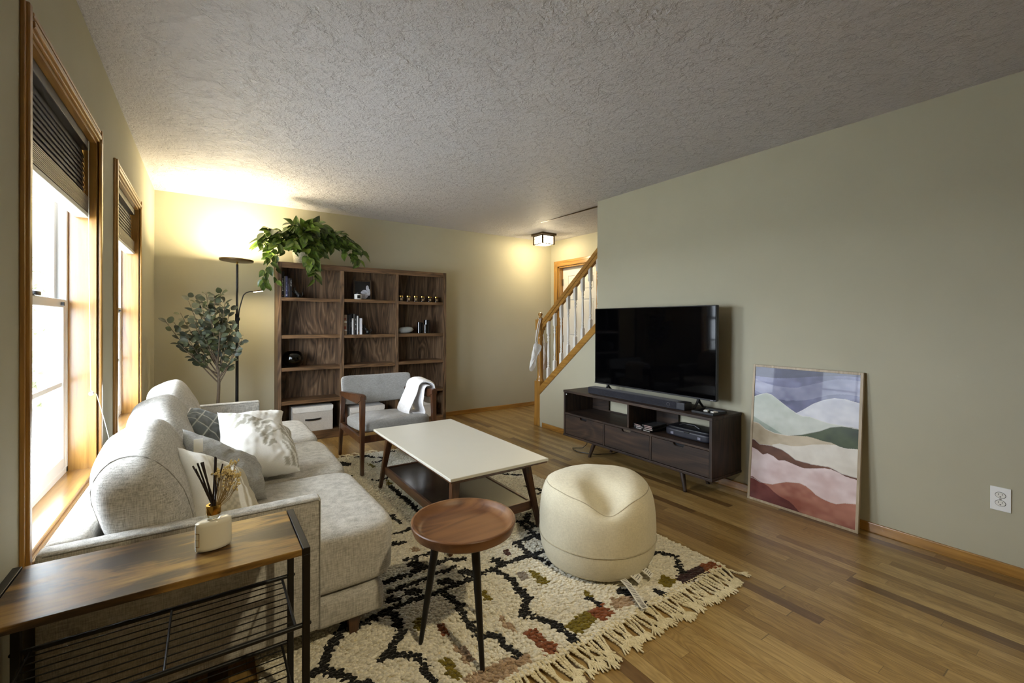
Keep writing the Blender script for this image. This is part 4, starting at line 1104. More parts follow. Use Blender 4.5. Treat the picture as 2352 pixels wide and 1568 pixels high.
grey_p = quad_pillow('throw_pillow', 'plain grey linen cushion leaning between the leaf print and striped ones', (-.092, 2.34, .775), (.190, 2.43, .550), (.215, 2.23, .445), (-.06, 2.12, .52), .15, M['p_grey'], None, None, 9)
quad_pillow('throw_pillow', 'cream and white striped woven cushion nearest the near arm', (-.096, 2.08, .758), (.110, 2.12, .62), (.185, 1.88, .46), (-.055, 1.85, .48), .15, M['cotton_print'], col_stripe, None, 11)
G().box(-.050, -.018, 2.232, 2.234, .690, .745).build('sewn_tag', M['paper'], grey_p, label='white sewn-in tag')

# ================================================================ ARMCHAIR
AX0, AX1 = .965, 1.625
ch = thing('armchair', 'grey upholstered armchair with a reddish wooden frame in front of the bookcase', 'armchair', (1.295, 3.85, 0))
for x in (AX0+.024, AX1-.024):
    s = 1 if x < 1.2 else -1
    G().taper((x, 3.520, .030), (x+.006*s, 3.535, .635), .013, .017, .019, .026, .004).build('leg', M['chair_wood'], ch, True)
    G().taper((x, 4.225, .018 if x < 1.2 else .018), (x+.006*s, 4.130, .600), .013, .017, .018, .024, .004).build('leg', M['chair_wood'], ch, True)
    g = G(); b = bmesh.new()
    xs = (x+.006*s-.024, x+.006*s+.024)
    poly = [(3.505, .612), (3.505, .648), (3.54, .655), (4.165, .605), (4.17, .575), (4.0, .565), (3.6, .575)]
    g.prism(poly, 'x', xs[0], xs[1], .006); g.build('armrest', M['chair_wood'], ch, True)
    G().box(x-.011, x+.011, 3.56, 4.16, .27, .325, .004).build('side_rail', M['chair_wood'], ch)
G().box(AX0+.03, AX1-.03, 3.545, 3.568, .270, .325, .004).build('front_rail', M['chair_wood'], ch)
G().box(AX0+.03, AX1-.03, 4.13, 4.152, .275, .33, .004).build('rear_rail', M['chair_wood'], ch)
def cs(q):
    q.z += .012*math.cos(q.x/.29*PI/2); return q
G().soft((1.295, 3.825, .372), (.300, .315, .052), 5, 18, Matrix.Rotation(math.radians(-4), 3, 'X'), cs).build('seat', M['chair_fab'], ch, True, angle=180)
def cb(q):
    q.y -= .03*(q.x/.33)**2; return q
G().soft((1.320, 4.215, .600), (.325, .028, .130), 12, 18, Matrix.Rotation(math.radians(-12), 3, 'X'), cb).build('backrest', M['chair_fab'], ch, True, angle=180)
for x in (AX0+.06, AX1-.06): G().taper((x, 4.13, .30), (x, 4.215, .60), .013, .009, .013, .009, .003).build('back_post', M['chair_wood'], ch)

# white throw over the right armrest
th = thing('throw_blanket', 'folded white fleece throw hanging over the right armrest of the armchair', 'blanket', (1.57, 3.80, .40))
def drape(path, y0, y1, thick, name, seed):
    """path in x-z, swept along y, with thickness"""
    P = bez_path(path, 40); V = []; ny = 18
    for i, (x, z) in enumerate(P):
        a = P[max(i-1, 0)]; b_ = P[min(i+1, len(P)-1)]; tx, tz = b_[0]-a[0], b_[1]-a[1]; L_ = math.hypot(tx, tz)+1e-9; nx, nz = -tz/L_, tx/L_
        for j in range(ny):
            v = j/(ny-1); e_ = math.sin(PI*min(1, max(0, v)))**.35
            w = noise.noise(Vector((i*.09+seed, v*3.2, 0)))*.010
            V.append((x+nx*(thick/2*e_+w), y0+(y1-y0)*v+.010*noise.noise(Vector((i*.12, seed, 1))), z+nz*(thick/2*e_+w)))
    n1 = len(P)
    for i, (x, z) in enumerate(P):
        a = P[max(i-1, 0)]; b_ = P[min(i+1, len(P)-1)]; tx, tz = b_[0]-a[0], b_[1]-a[1]; L_ = math.hypot(tx, tz)+1e-9; nx, nz = -tz/L_, tx/L_
        for j in range(ny):
            v = j/(ny-1); e_ = math.sin(PI*min(1, max(0, v)))**.35
            w = noise.noise(Vector((i*.09+seed, v*3.2, 0)))*.010
            V.append((x-nx*(thick/2*e_-w), y0+(y1-y0)*v+.010*noise.noise(Vector((i*.12, seed, 1))), z-nz*(thick/2*e_-w)))
    Fc = list(map(tuple, grid_faces(n1, ny))) + list(map(tuple, grid_faces(n1, ny, n1*ny)[:, ::-1])); o_ = n1*ny
    for i in range(n1-1):
        Fc.append((i*ny, i*ny+o_, (i+1)*ny+o_, (i+1)*ny)); Fc.append((i*ny+ny-1, (i+1)*ny+ny-1, (i+1)*ny+ny-1+o_, i*ny+ny-1+o_))
    for j in range(ny-1):
        Fc.append((j, j+1, j+1+o_, j+o_)); Fc.append(((n1-1)*ny+j, (n1-1)*ny+j+o_, (n1-1)*ny+j+1+o_, (n1-1)*ny+j+1))
    return raw_mesh(name, V, Fc, M['throw'], th, None, True)
def bez_path(P, n):
    """Catmull-Rom through 2D points"""
    P = [Vector(p_) for p_ in P]; out = []
    for i in range(len(P)-1):
        p0, p1, p2, p3 = P[max(i-1, 0)], P[i], P[i+1], P[min(i+2, len(P)-1)]; m = max(2, n//(len(P)-1))
        for k in range(m):
            t = k/m; out.append(tuple(.5*((2*p1)+(-p0+p2)*t+(2*p0-5*p1+4*p2-p3)*t*t+(-p0+3*p1-3*p2+p3)*t**3)))
    out.append(tuple(P[-1])); return out
xa = AX1-.030
drape([(xa-.150, .432), (xa-.185, .455), (xa-.150, .54), (xa-.108, .62), (xa-.085, .690), (xa-.030, .712), (xa+.035, .690), (xa+.052, .640), (xa+.050, .50)], 3.62, 3.90, .034, 'outer_fold', 2)
drape([(xa-.145, .436), (xa-.060, .428), (xa-.045, .455), (xa-.066, .52), (xa-.062, .58), (xa-.050, .640), (xa-.036, .668), (xa-.0, .672)], 3.60, 3.89, .020, 'inner_fold', 5)

# ================================================================ COFFEE TABLE
TX0, TX1, TY0, TY1 = .986, 1.606, 1.980, 3.222
ct = thing('coffee_table', 'mid century coffee table with a white top and a dark lower shelf', 'coffee table', (1.296, 2.60, 0))
G().box(TX0, TX1, TY0, TY1, .436, .452, .003).build('tabletop', M['table_white'], ct)
G().box(TX0+.006, TX1-.006, TY0+.006, TY1-.006, .426, .436, .001).build('top_underlay', M['leg_walnut'], ct)
for sx in (-1, 1):
    for sy in (-1, 1):
        xt = (TX0+.085 if sx < 0 else TX1-.085); yt = (TY0+.115 if sy < 0 else TY1-.115)
        xb = (TX0+.040 if sx < 0 else TX1-.010+.01); ybm = (TY0+.085 if sy < 0 else TY1-.030)
        G().taper((xb, ybm, .028), (xt, yt, .427), .011, .013, .024, .020, .003).build('leg', M['leg_walnut'], ct, True)
zs_ = .172
G().box(TX0+.075, TX1-.062, TY0+.11, TY1-.10, zs_, zs_+.012, .001).build('shelf', M['shelf_dark'], ct)
g = G()
for x in (TX0+.066, TX1-.052): g.box(x-.009, x+.009, TY0+.10, TY1-.085, zs_-.035, zs_+.017, .002)
g.build('side_rail', wood('walnut_rail_long', srgb(50, 30, 17), srgb(82, 52, 30), srgb(108, 72, 42), 'y', 60, 5, .35, .35, .3), ct)
wr_ = wood('walnut_rail_cross', srgb(50, 30, 17), srgb(82, 52, 30), srgb(108, 72, 42), 'x', 60, 5, .35, .35, .3)
for y in (TY0+.105, TY1-.09): G().box(TX0+.07, TX1-.06, y-.009, y+.009, zs_-.035, zs_+.017, .002).build('end_rail', wr_, ct)
g = G().box(TX0+.075, TX1-.075, TY0+.095, TY0+.112, .385, .427, .002).box(TX0+.075, TX1-.075, TY1-.112, TY1-.095, .385, .427, .002); g.build('apron', M['leg_walnut'], ct)

# ================================================================ TRAY STOOL
SX, SYc, SR = .797, 1.488, .196
st = thing('tray_stool', 'round wooden tray side table on three black tapered legs', 'side table', (SX, SYc, 0))
G().lathe([(0, .434), (.120, .434), (.162, .437), (.186, .452), (SR-.001, .476), (SR, .486), (SR-.002, .4892), (SR-.004, .490), (SR-.009, .490), (SR-.011, .4885), (SR-.020, .474), (SR-.030, .4645), (SR-.040, .4605), (SR-.048, .460), (0, .460)], (SX, SYc, 0), 72).build('tray', M['tray_wood'], st, True, angle=32)
for a_ in (149, 266, 38):
    a_ = math.radians(a_); c_, s_ = math.cos(a_), math.sin(a_)
    G().cone((SX+.160*c_, SYc+.160*s_, .022), (SX+.098*c_, SYc+.098*s_, .443), .0085, .0165, 20).build('leg', M['black_metal'], st, True)

# ================================================================ POUF
PC = (1.652, 1.645); PR = .292
pf_ = thing('pouf', 'round ivory canvas pouf with a dented top on the rug', 'pouf', (PC[0], PC[1], 0))
prof = [(0, .030), (.15, .030), (.235, .034), (.262, .050), (.280, .085), (.290, .13), (.2925, .19), (.292, .24), (.288, .30), (.280, .35), (.262, .395), (.245, .415), (.21, .435), (.15, .452), (.08, .459), (0, .461)]
b = bmesh.new(); n = 96; rings = []
import bisect
pr2 = bez_path(prof, 90)
def pouf_pt(r, z, a):
    x, y = PC[0]+r*math.cos(a), PC[1]+r*math.sin(a)
    if z > .2:
        # dent towards the near side
        dx, dy = (x-(PC[0]-.098)), (y-(PC[1]-.150)); w_ = math.exp(-((dx*.78-dy*.2)**2/.0040+(dy*.9+dx*.1)**2/.0085))
        k = min(1, max(0, (z-.30)/.10)); z -= .10*w_*k
        z += .010*math.cos(a*2+.6)*k*(r/PR)
        z += .006*noise.noise(Vector((x*9, y*9, 0)))*k
    rr = 1+.010*noise.noise(Vector((math.cos(a)*2, math.sin(a)*2, z*5)))+.003*noise.noise(Vector((math.cos(a)*9, math.sin(a)*9, z*9)))
    return Vector((PC[0]+(x-PC[0])*rr, PC[1]+(y-PC[1])*rr, z))
for r_, z_ in pr2:
    r_ = max(r_, 0)
    rings.append([b.verts.new(pouf_pt(r_, z_, 2*PI*k/n)) for k in range(n)] if r_ > 1e-4 else [b.verts.new(pouf_pt(0, z_, 0))])
for A, B in zip(rings, rings[1:]):
    for k in range(n):
        if len(A) == 1 and len(B) == 1: continue
        if len(A) == 1: b.faces.new((A[0], B[(k+1) % n], B[k]))
        elif len(B) == 1: b.faces.new((A[k], A[(k+1) % n], B[0]))
        else: b.faces.new((A[k], A[(k+1) % n], B[(k+1) % n], B[k]))
bmesh.ops.recalc_face_normals(b, faces=b.faces[:])
g = G(); g.merge(b); g.build('cover', M['pouf'], pf_, True, angle=180)
for zz, rr, nm in ((.165, .2932, 'seam'), (.405, .2545, 'seam'), (.052, .2630, 'seam')):
    G().tube([pouf_pt(rr, zz, 2*PI*k/90) for k in range(90)], .0028, 6, True).build(nm, M['pouf_seam'], pf_, True)
def tag_strip(pts, w, parent, name, nl):
    """ribbon along pts with printed lines"""
    P = [Vector(q) for q in pts]; g = G(); R1, R2 = [], []
    for i, q in enumerate(P):
        t = (P[min(i+1, len(P)-1)]-P[max(i-1, 0)]).normalized(); s_ = t.cross(Vector((0, 0, 1)))
        if s_.length < .2: s_ = Vector((-.7, .7, 0))
        s_ = s_.normalized()*w/2; R1.append(q+s_); R2.append(q-s_)
    for i in range(len(P)-1): g.quad(R1[i], R1[i+1], R2[i+1], R2[i])
    o = g.build(name, M['paper'], parent); md = o.modifiers.new('thick', 'SOLIDIFY'); md.thickness = .0006
    g = G()
    for k in range(nl):
        t = (k+.8)/(nl+1)*(len(P)-1); i = min(int(t), len(P)-2); f = t-i
        a = R1[i].lerp(R1[i+1], f); c_ = R2[i].lerp(R2[i+1], f); d = (P[i+1]-P[i]).normalized()*.0011; up = Vector((0, 0, .0012))
        wa = .15+.12*((k*37) % 5)/5; a2 = a.lerp(c_, wa)+up; c2 = a.lerp(c_, 1-.15-.1*((k*23) % 4)/4)+up
        g.quad(a2-d, a2+d, c2+d, c2-d)
    g.build('tag_print', M['ink'], o)
tag_strip([(1.560, 1.385, .060), (1.552, 1.345, .055), (1.538, 1.305, .050), (1.522, 1.265, .044), (1.510, 1.235, .040), (1.505, 1.215, .038)], .032, pf_, 'care_tag', 22)
tag_strip([(1.690, 1.392, .072), (1.700, 1.362, .062), (1.708, 1.340, .048)], .042, pf_, 'care_tag', 6)
tag_strip([(1.625, 1.386, .070), (1.632, 1.362, .058), (1.638, 1.348, .048)], .062, pf_, 'care_tag', 3)
G().tube([(1.735, 1.408, .075), (1.752, 1.390, .070), (1.768, 1.392, .078), (1.785, 1.412, .095), (1.795, 1.428, .105)], .005, 6).build('zip_pull', M['white_pad'], pf_, True)

# ================================================================ RUG
RUG_LINES = [[0.03,[[0.812,2.179],[0.863,2.17],[0.95,2.174]]],[0.034,[[0.671,2.046],[0.729,2.053],[0.803,2.056],[0.88,2.059],[0.997,2.071],[1.066,2.025]]],[0.034,[[0.661,1.973],[0.74,1.967],[0.82,1.97],[0.892,1.981],[0.994,1.982]]],[0.075,[[0.839,2.119],[0.862,2.08]]],[0.06,[[0.738,1.914],[0.76,1.9]]],[0.05,[[0.649,1.91],[0.676,1.892]]],[0.06,[[0.897,1.91],[0.915,1.892]]],[0.06,[[1.015,1.921],[1.036,1.894]]],[0.05,[[1.192,1.931],[1.211,1.898]]],[0.036,[[0.489,1.817],[0.618,1.846],[0.717,1.852],[0.79,1.847],[0.86,1.845],[0.952,1.852],[1.032,1.856],[1.134,1.864],[1.227,1.874],[1.333,1.871],[1.401,1.861],[1.487,1.858],[1.6,1.858]]],[0.034,[[0.864,1.823],[0.884,1.72],[0.869,1.625],[0.864,1.542],[0.862,1.503],[0.859,1.486],[0.893,1.488],[0.919,1.465],[0.916,1.409],[0.923,1.336]]],[0.036,[[0.618,1.828],[0.629,1.787],[0.625,1.725],[0.615,1.68],[0.575,1.649],[0.549,1.621],[0.507,1.592]]],[0.036,[[0.544,1.592],[0.593,1.56],[0.617,1.535],[0.621,1.502],[0.617,1.455],[0.617,1.416],[0.624,1.361],[0.638,1.301]]],[0.04,[[0.455,1.861],[0.405,1.813],[0.372,1.759],[0.344,1.723],[0.32,1.673],[0.284,1.657]]],[0.04,[[0.317,1.658],[0.359,1.606],[0.388,1.564],[0.398,1.531],[0.436,1.509],[0.449,1.456]]],[0.034,[[1.149,1.861],[1.173,1.754],[1.16,1.663],[1.155,1.587],[1.097,1.528],[1.073,1.504],[1.115,1.459],[1.135,1.407]]],[0.034,[[1.152,1.669],[1.146,1.581],[1.094,1.53],[1.097,1.471],[1.13,1.426],[1.138,1.389],[1.149,1.329],[1.151,1.264]]],[0.034,[[1.37,1.429],[1.378,1.374]]],[0.03,[[1.926,1.516],[1.97,1.494],[1.99,1.445],[1.947,1.388],[1.895,1.343],[1.896,1.311]]],[0.034,[[1.66,1.298],[1.67,1.258]]],[0.04,[[1.523,1.391],[1.546,1.343]]],[0.03,[[1.54,1.289],[1.532,1.258]]],[0.036,[[1.101,3.23],[1.104,2.992],[1.106,2.809],[1.093,2.627],[1.096,2.478]]],[0.034,[[0.855,2.84],[0.873,2.75],[0.933,2.735],[0.95,2.599]]],[0.03,[[0.832,2.488],[0.9,2.485],[0.99,2.491],[1.12,2.533]]],[0.05,[[0.829,2.368],[0.858,2.358]]],[0.04,[[0.844,3.215],[0.855,3.143]]],[0.045,[[0.861,3.599],[0.908,3.588]]],[0.07,[[0.924,3.962],[0.961,3.891]]],[0.03,[[1.925,2.988],[2.032,2.875]]],[0.03,[[1.921,2.662],[1.976,2.538]]],[0.03,[[1.882,2.501],[2.011,2.498]]],[0.04,[[1.662,2.27],[1.586,2.196],[1.594,2.118]]],[0.04,[[1.556,2.216],[1.535,2.068],[1.534,1.983],[1.546,1.894]]],[0.034,[[1.373,2.011],[1.51,2.02],[1.607,2.009]]],[0.034,[[1.393,1.997],[1.38,1.911],[1.388,1.843],[1.406,1.745]]],[0.04,[[1.08,4.068],[1.162,4.039]]],[0.05,[[1.169,4.061],[1.197,3.979]]],[0.04,[[0.849,2.564],[0.847,2.532]]],[0.04,[[1.283,3.88],[1.254,3.952]]]]
RUG_PATCHES = [["o",[[0.675,1.734],[0.718,1.716],[0.697,1.635],[0.672,1.627]]],["r",[[0.75,1.651],[0.783,1.645],[0.767,1.573],[0.738,1.583]]],["o",[[0.986,1.747],[1.027,1.732],[1.024,1.669],[0.989,1.674]]],["o",[[1.276,1.76],[1.311,1.752],[1.296,1.627],[1.258,1.625]]],["o",[[0.679,1.475],[0.718,1.466],[0.709,1.362],[0.675,1.366]]],["m",[[0.749,1.517],[0.788,1.496],[0.785,1.4],[0.749,1.399]]],["m",[[0.969,1.557],[0.999,1.548],[1.004,1.428],[0.985,1.43]]],["r",[[1.011,1.428],[1.064,1.412],[1.066,1.253],[1.015,1.274],[1.013,1.344]]],["m",[[0.672,1.306],[0.727,1.358],[0.945,1.344],[0.968,1.293],[0.876,1.28],[0.74,1.26]]],["y",[[1.115,3.37],[1.138,3.355],[1.124,3.233],[1.088,3.257]]],["b",[[1.281,1.987],[1.311,1.976],[1.299,1.929],[1.266,1.934]]],["m",[[0.874,2.28],[0.912,2.273],[0.917,2.223],[0.879,2.23]]],["m",[[0.846,2.693],[0.878,2.624],[0.858,2.591],[0.835,2.63]]],["o",[[1.108,3.849],[1.137,3.782],[1.15,3.703],[1.114,3.705]]],["o",[[1.276,1.768],[1.303,1.75],[1.298,1.611],[1.277,1.612]]],["g",[[1.223,1.773],[1.262,1.754],[1.247,1.703],[1.202,1.705]]],["o",[[1.382,1.479],[1.402,1.472],[1.393,1.426],[1.37,1.429]]],["o",[[1.166,1.354],[1.276,1.384],[1.307,1.363],[1.302,1.311],[1.173,1.288]]],["r",[[1.304,1.36],[1.378,1.374],[1.399,1.301],[1.317,1.289]]],["m",[[1.432,1.375],[1.544,1.35],[1.511,1.296],[1.406,1.308]]],["o",[[1.71,1.333],[1.785,1.37],[1.813,1.292],[1.728,1.286]]],["p",[[1.819,1.317],[1.918,1.327],[2.039,1.31],[2.008,1.251],[1.876,1.25],[1.809,1.266]]],["r",[[2.027,1.318],[2.102,1.309],[2.099,1.252],[1.984,1.259]]]]

RX0, RX1, RY0, RY1, RZ = .14, 2.125, 1.245, 4.140, .012
rg = thing('rug', 'cream shaggy wool rug with black zigzag lines, coloured patches and tassel fringe', 'rug', (1.2, 2.7, 0))
G().box(RX0, RX1, RY0, RY1, .0005, RZ, .003).build('backing', M['fringe'], rg)
cream, blk = srgb(248, 242, 224), srgb(22, 21, 20)
PALC = {'o': srgb(128, 112, 30), 'r': srgb(142, 82, 48), 'm': srgb(186, 160, 132), 'y': srgb(140, 118, 40), 'b': srgb(84, 52, 44), 'g': srgb(168, 158, 148), 'p': srgb(64, 42, 44)}
sp = .0112
xs = np.arange(RX0+.006, RX1-.004, sp); ys = np.arange(RY0+.006, RY1-.004, sp*.92)
rng = np.random.default_rng(11)
gx, gy = np.meshgrid(xs, ys, indexing='ij'); gx = gx.ravel()+rng.normal(0, .0022, gx.size); gy = gy.ravel()+rng.normal(0, .0022, gy.size)
keep = ~((gx < .30) & (gy > 1.9)); gx, gy = gx[keep], gy[keep]
n = gx.size; col = np.tile(np.array(cream[:3]), (n, 1))*rng.uniform(.86, 1.06, (n, 1))
jag = .0035*np.sin(gx*160+gy*90)+rng.normal(0, .0012, n)
def inpoly(px, py, poly):
    ins = np.zeros(px.size, bool); m = len(poly)
    for i in range(m):
        x1, y1 = poly[i]; x2, y2 = poly[(i+1) % m]
        c = ((y1 > py) != (y2 > py)); t = (x2-x1)*(py-y1)/(y2-y1+1e-12)+x1; ins ^= c & (px < t)
    return ins
for c, poly in RUG_PATCHES:
    m_ = inpoly(gx+jag, gy+jag*.7, poly); col[m_] = np.array(PALC[c][:3])*rng.uniform(.8, 1.15, (m_.sum(), 1))
black = np.zeros(n, bool)
for w, pl in RUG_LINES:
    for (x1, y1), (x2, y2) in zip(pl, pl[1:]):
        dx, dy = x2-x1, y2-y1; L2 = dx*dx+dy*dy+1e-9
        t = np.clip(((gx-x1)*dx+(gy-y1)*dy)/L2, 0, 1); d = np.hypot(gx-(x1+t*dx), gy-(y1+t*dy)); black |= d < w*.47+jag
# the far end of the rug, partly hidden: short dashes in the same wool
for (x_, y_, l_) in ((.35, 2.6, .3), (.6, 3.9, .2), (1.3, 3.95, .3), (1.8, 3.7, .25), (1.2, 3.5, .35), (1.9, 3.2, .2)):
    black |= (np.abs(gy-y_-.12*np.sin((gx-x_)*14)) < .016+jag) & (np.abs(gx-x_) < l_/2)
col[black] = np.array(blk[:3])*rng.uniform(.7, 1.5, (black.sum(), 1))
# each tuft: a leaning fat drop of yarn (two crossed quads rings)
ang = rng.normal(-1.15, .20, n)+.35*np.sin(gx*5)*np.cos(gy*4); tilt = rng.uniform(.95, 1.38, n); Ln = rng.uniform(.024, .034, n); R_ = rng.uniform(.0046, .0064, n)
dx, dy, dz = np.cos(ang)*np.sin(tilt), np.sin(ang)*np.sin(tilt), np.cos(tilt)
D = np.stack([dx, dy, dz], 1); S = np.stack([-np.sin(ang), np.cos(ang), np.zeros(n)], 1); Uv = np.cross(D, S)
B0 = np.stack([gx, gy, np.full(n, RZ-.003)], 1)
ringsT = [(0.0, .7), (.5, 1.15), (.88, .75)]
VV = []
for t, k in ringsT:
    for q in range(5):
        a_ = 2*PI*q/5; VV.append(B0 + D*(Ln*t)[:, None] + (S*math.cos(a_)+Uv*math.sin(a_))*(R_*k)[:, None])
VV.append(B0+D*(Ln*1.0)[:, None])
V = np.stack(VV, 1); nv = V.shape[1]   # 16
Fq = []
for r_ in range(2):
    for q in range(5): Fq.append((r_*5+q, r_*5+(q+1) % 5, (r_+1)*5+(q+1) % 5, (r_+1)*5+q))
for q in range(5): Fq.append((10+q, 10+(q+1) % 5, 15, 15))
Fq = np.array(Fq); 
Vf = V.reshape(-1, 3); base_i = (np.arange(n)*nv)[:, None, None]
quads = (Fq[:10][None]+base_i).reshape(-1, 4)
tips = np.concatenate([Fq[10:, [0, 1, 2]]], 0); tris = (tips[None]+base_i).reshape(-1, 3)
# keep everything quads: cap with degenerate-free fan by splitting tri caps into their own mesh is avoided by flat cap quads
cap = (np.array([(10, 11, 12, 13), (10, 13, 14, 15)])[None]+base_i).reshape(-1, 4)
cap[:, 3][1::2] = cap[:, 0][1::2]+5
Cv = np.repeat(col, nv, axis=0)
Fall = np.concatenate([tris[:, [0, 1, 2]], quads[:, [0, 1, 2]], quads[:, [0, 2, 3]]])
raw_mesh('pile', Vf, Fall, M['pigment'], rg, Cv, smooth=True, kind='stuff')
# tassels, near edge and far edge
rnd = random.Random(4)
def tassel(x, y, dr, L):
    g = G(); z = .008; pts = []; a = rnd.uniform(-.22, .28); ph = rnd.uniform(0, 6)
    bendv = rnd.uniform(-.03, .03)
    for k in range(10):
        t = k/9; pts.append(Vector((x+L*t*math.sin(a)+bendv*t*t, y+dr*L*t*math.cos(a), .012*(1-t)+.006+.003*math.sin(t*9+ph)**2)))
    for s_ in (0, PI):   # twisted pair
        tw = []
        for k in range(28):
            t = k/27*(len(pts)-1); i = min(int(t), len(pts)-2); p_ = pts[i].lerp(pts[i+1], t-i); d = (pts[i+1]-pts[i]).normalized(); u = Vector((d.y, -d.x, 0))
            an = t*3.6+s_; tw.append(p_+u*.0028*math.cos(an)+Vector((0, 0, .0028*math.sin(an))))
        g.tube(tw, .0034, 6)
    e = pts[-1]; d = (pts[-1]-pts[-2]).normalized()
    g.ball(e, .0062, 8)
    for k in range(5):
        s_ = (k-2)*.30+rnd.uniform(-.1, .1); dd = Vector((d.x*math.cos(s_)-d.y*math.sin(s_), d.x*math.sin(s_)+d.y*math.cos(s_), 0)); l_ = rnd.uniform(.032, .050)
        g.tube([e, e+dd*l_*.5+Vector((0, 0, .002)), e+dd*l_+Vector((0, 0, -.001))], [.0034, .0036, .0030], 6)
    g.build('tassel', M['fringe'], rg, True)
xx = RX1-.008
while xx > .72: tassel(xx, RY0+.006, -1, rnd.uniform(.085, .125)); xx -= .0172
xx = RX0+.5
while xx < 1.35: tassel(xx, RY1-.006, 1, rnd.uniform(.05, .08)); xx += .055

# ================================================================ MEDIA CONSOLE
KX0, KX1, KY0, KY1, KZ0, KZ1 = 2.832, 3.205, 1.732, 3.262, .140, .577
ks = thing('media_console', 'long dark walnut media console with three drawers and tapered legs', 'media console', (3.02, 2.497, 0))
G().box(KX0-.004, KX1, KY0-.004, KY1+.004, KZ1-.021, KZ1, .003).build('top_board', M['walnut'], ks)
G().box(KX0-.004, KX1, KY0-.004, KY1+.004, KZ0, KZ0+.020, .003).build('bottom_board', M['walnut'], ks)
for y in (KY0, KY1-.020): G().box(KX0, KX1, y, y+.020, KZ0+.020, KZ1-.021, .001).build('side_panel', M['walnut_z'], ks)
ms = .364
G().box(KX0+.001, KX1-.008, KY0+.020, KY1-.020, ms-.016, ms, .001).build('shelf', M['walnut'], ks)
DV = (2.245, 2.738); UD = 2.478
for y in DV: G().box(KX0+.001, KX1-.03, y-.009, y+.009, KZ0+.020, ms-.016, .001).build('divider', M['walnut_z'], ks)
G().box(KX0+.012, KX1-.008, UD-.009, UD+.009, ms, KZ1-.021, .001).build('divider', M['walnut_z'], ks)
# back panel with two wide openings
g = G(); bx = KX1-.007
ins = [(KY0+.020, UD-.009), (UD+.009, KY1-.020)]
g.box(bx, KX1, KY0+.020, KY1-.020, KZ0+.020, ms)
for a, b_ in ins:
    o1, o2 = a+(.02 if a < 2 else .0), b_-.0
    g.box(bx, KX1, a, a+.045, ms, KZ1-.021).box(bx, KX1, b_-.215, b_, ms, KZ1-.021).box(bx, KX1, a+.045, b_-.215, ms, ms+.012).box(bx, KX1, a+.045, b_-.215, KZ1-.035, KZ1-.021)
g.build('back_panel', M['walnut'], ks)
ed = [KY0+.020, DV[0]-.009, DV[0]+.009, DV[1]-.009, DV[1]+.009, KY1-.020]
for i in range(3):
    a, b_ = ed[2*i]+.003, ed[2*i+1]-.003; z0_, z1_ = KZ0+.024, ms-.020; c = (a+b_)/2; hw, hd2 = .048, .020
    poly = [(a, z0_), (b_, z0_), (b_, z1_), (c+hw, z1_), (c+hw-.006, z1_-hd2*.7), (c+hw-.016, z1_-hd2), (c-hw+.016, z1_-hd2), (c-hw+.006, z1_-hd2*.7), (c-hw, z1_), (a, z1_)]
    d = G().prism(poly, 'x', KX0+.003, KX0+.020); 
    dd = d.build('drawer', M['walnut'], ks)
    lite = i == 1
    G().box(KX0+.024, KX0+.026, c-hw, c+hw, z1_-hd2-.004, z1_+.001).build('finger_notch', M['bark'] if lite else M['black_plastic'], dd, label='lighter wood seen in the notch' if lite else None)
for (x, y, dx_, dy_) in ((KX0+.055, KY0+.27, -.045, -.045), (KX0+.055, KY1-.36, -.030, .045), (KX1-.075, KY0+.27, .03, -.045), (KX1-.075, KY1-.36, .03, .045)):
    G().cone((x+dx_*.6, y+dy_, .006), (x, y, KZ0), .0125, .020, 22).cone((x+dx_*.6, y+dy_, .0), (x+dx_*.6, y+dy_, .007), .0135, .0135, 16).build('leg', M['walnut_z'], ks, True)
for y in (KY0+.055, 2.62): G().cone((KX0+.14, y, KZ0-.030), (KX0+.14, y, KZ0), .016, .016, 16).cone((KX0+.14, y, KZ0-.036), (KX0+.14, y, KZ0-.029), .018, .018, 16).build('leveler', M['white_pad'], ks, True)
G().ball((KX0+.012, KY1-.026, KZ1-.040), .006, 10).build('shelf_pin', M['white_pad'], ks, True)
kc = thing('power_cord', 'black power cord lying on the floor under the left end of the console', 'cord', (2.93, 3.20, 0))
G().tube([(3.02, 3.13, .10), (3.02, 3.14, .05), (2.995, 3.17, .012), (2.93, 3.245, .004), (2.90, 3.20, .004), (2.885, 3.12, .004), (2.92, 3.05, .004), (2.95, 2.99, .004), (2.98, 2.96, .004), (3.10, 2.9, .004), (XR-.03, 2.9, .004)], .0035, 8).build('cable', M['black_plastic'], kc, True)

# television
tv = thing('television', 'large flat black television standing on the walnut console', 'television', (3.055, 2.42, KZ1))
VX = 3.035; VY0, VY1, VZ0, VZ1 = 1.826, 3.052, .654, 1.357
G().box(VX+.004, VX+.035, VY0, VY1, VZ0, VZ1, .004).build('housing', M['black_plastic'], tv)
G().box(VX+.030, VX+.060, VY0+.15, VY1-.15, VZ0+.04, VZ1-.25, .008).build('rear_housing', M['black_plastic'], tv)
G().box(VX, VX+.0045, VY0+.006, VY1-.006, VZ0+.012, VZ1-.006, .001).build('screen', M['screen'], tv)
G().box(VX-.001, VX+.004, VY0, VY1, VZ0, VZ0+.0115, .001).build('lower_bezel', M['black_plastic'], tv)
g = G()
for k, w in enumerate((.006, .004, .006, .006, .005, .006, .006)): g.box(VX-.0016, VX-.0011, 2.452-.009*k-w, 2.452-.009*k, VZ0+.0035, VZ0+.0085)
g.box(VX-.0016, VX-.0011, 1.848, 1.872, VZ0+.004, VZ0+.008); g.build('logo', M['chrome'], tv)
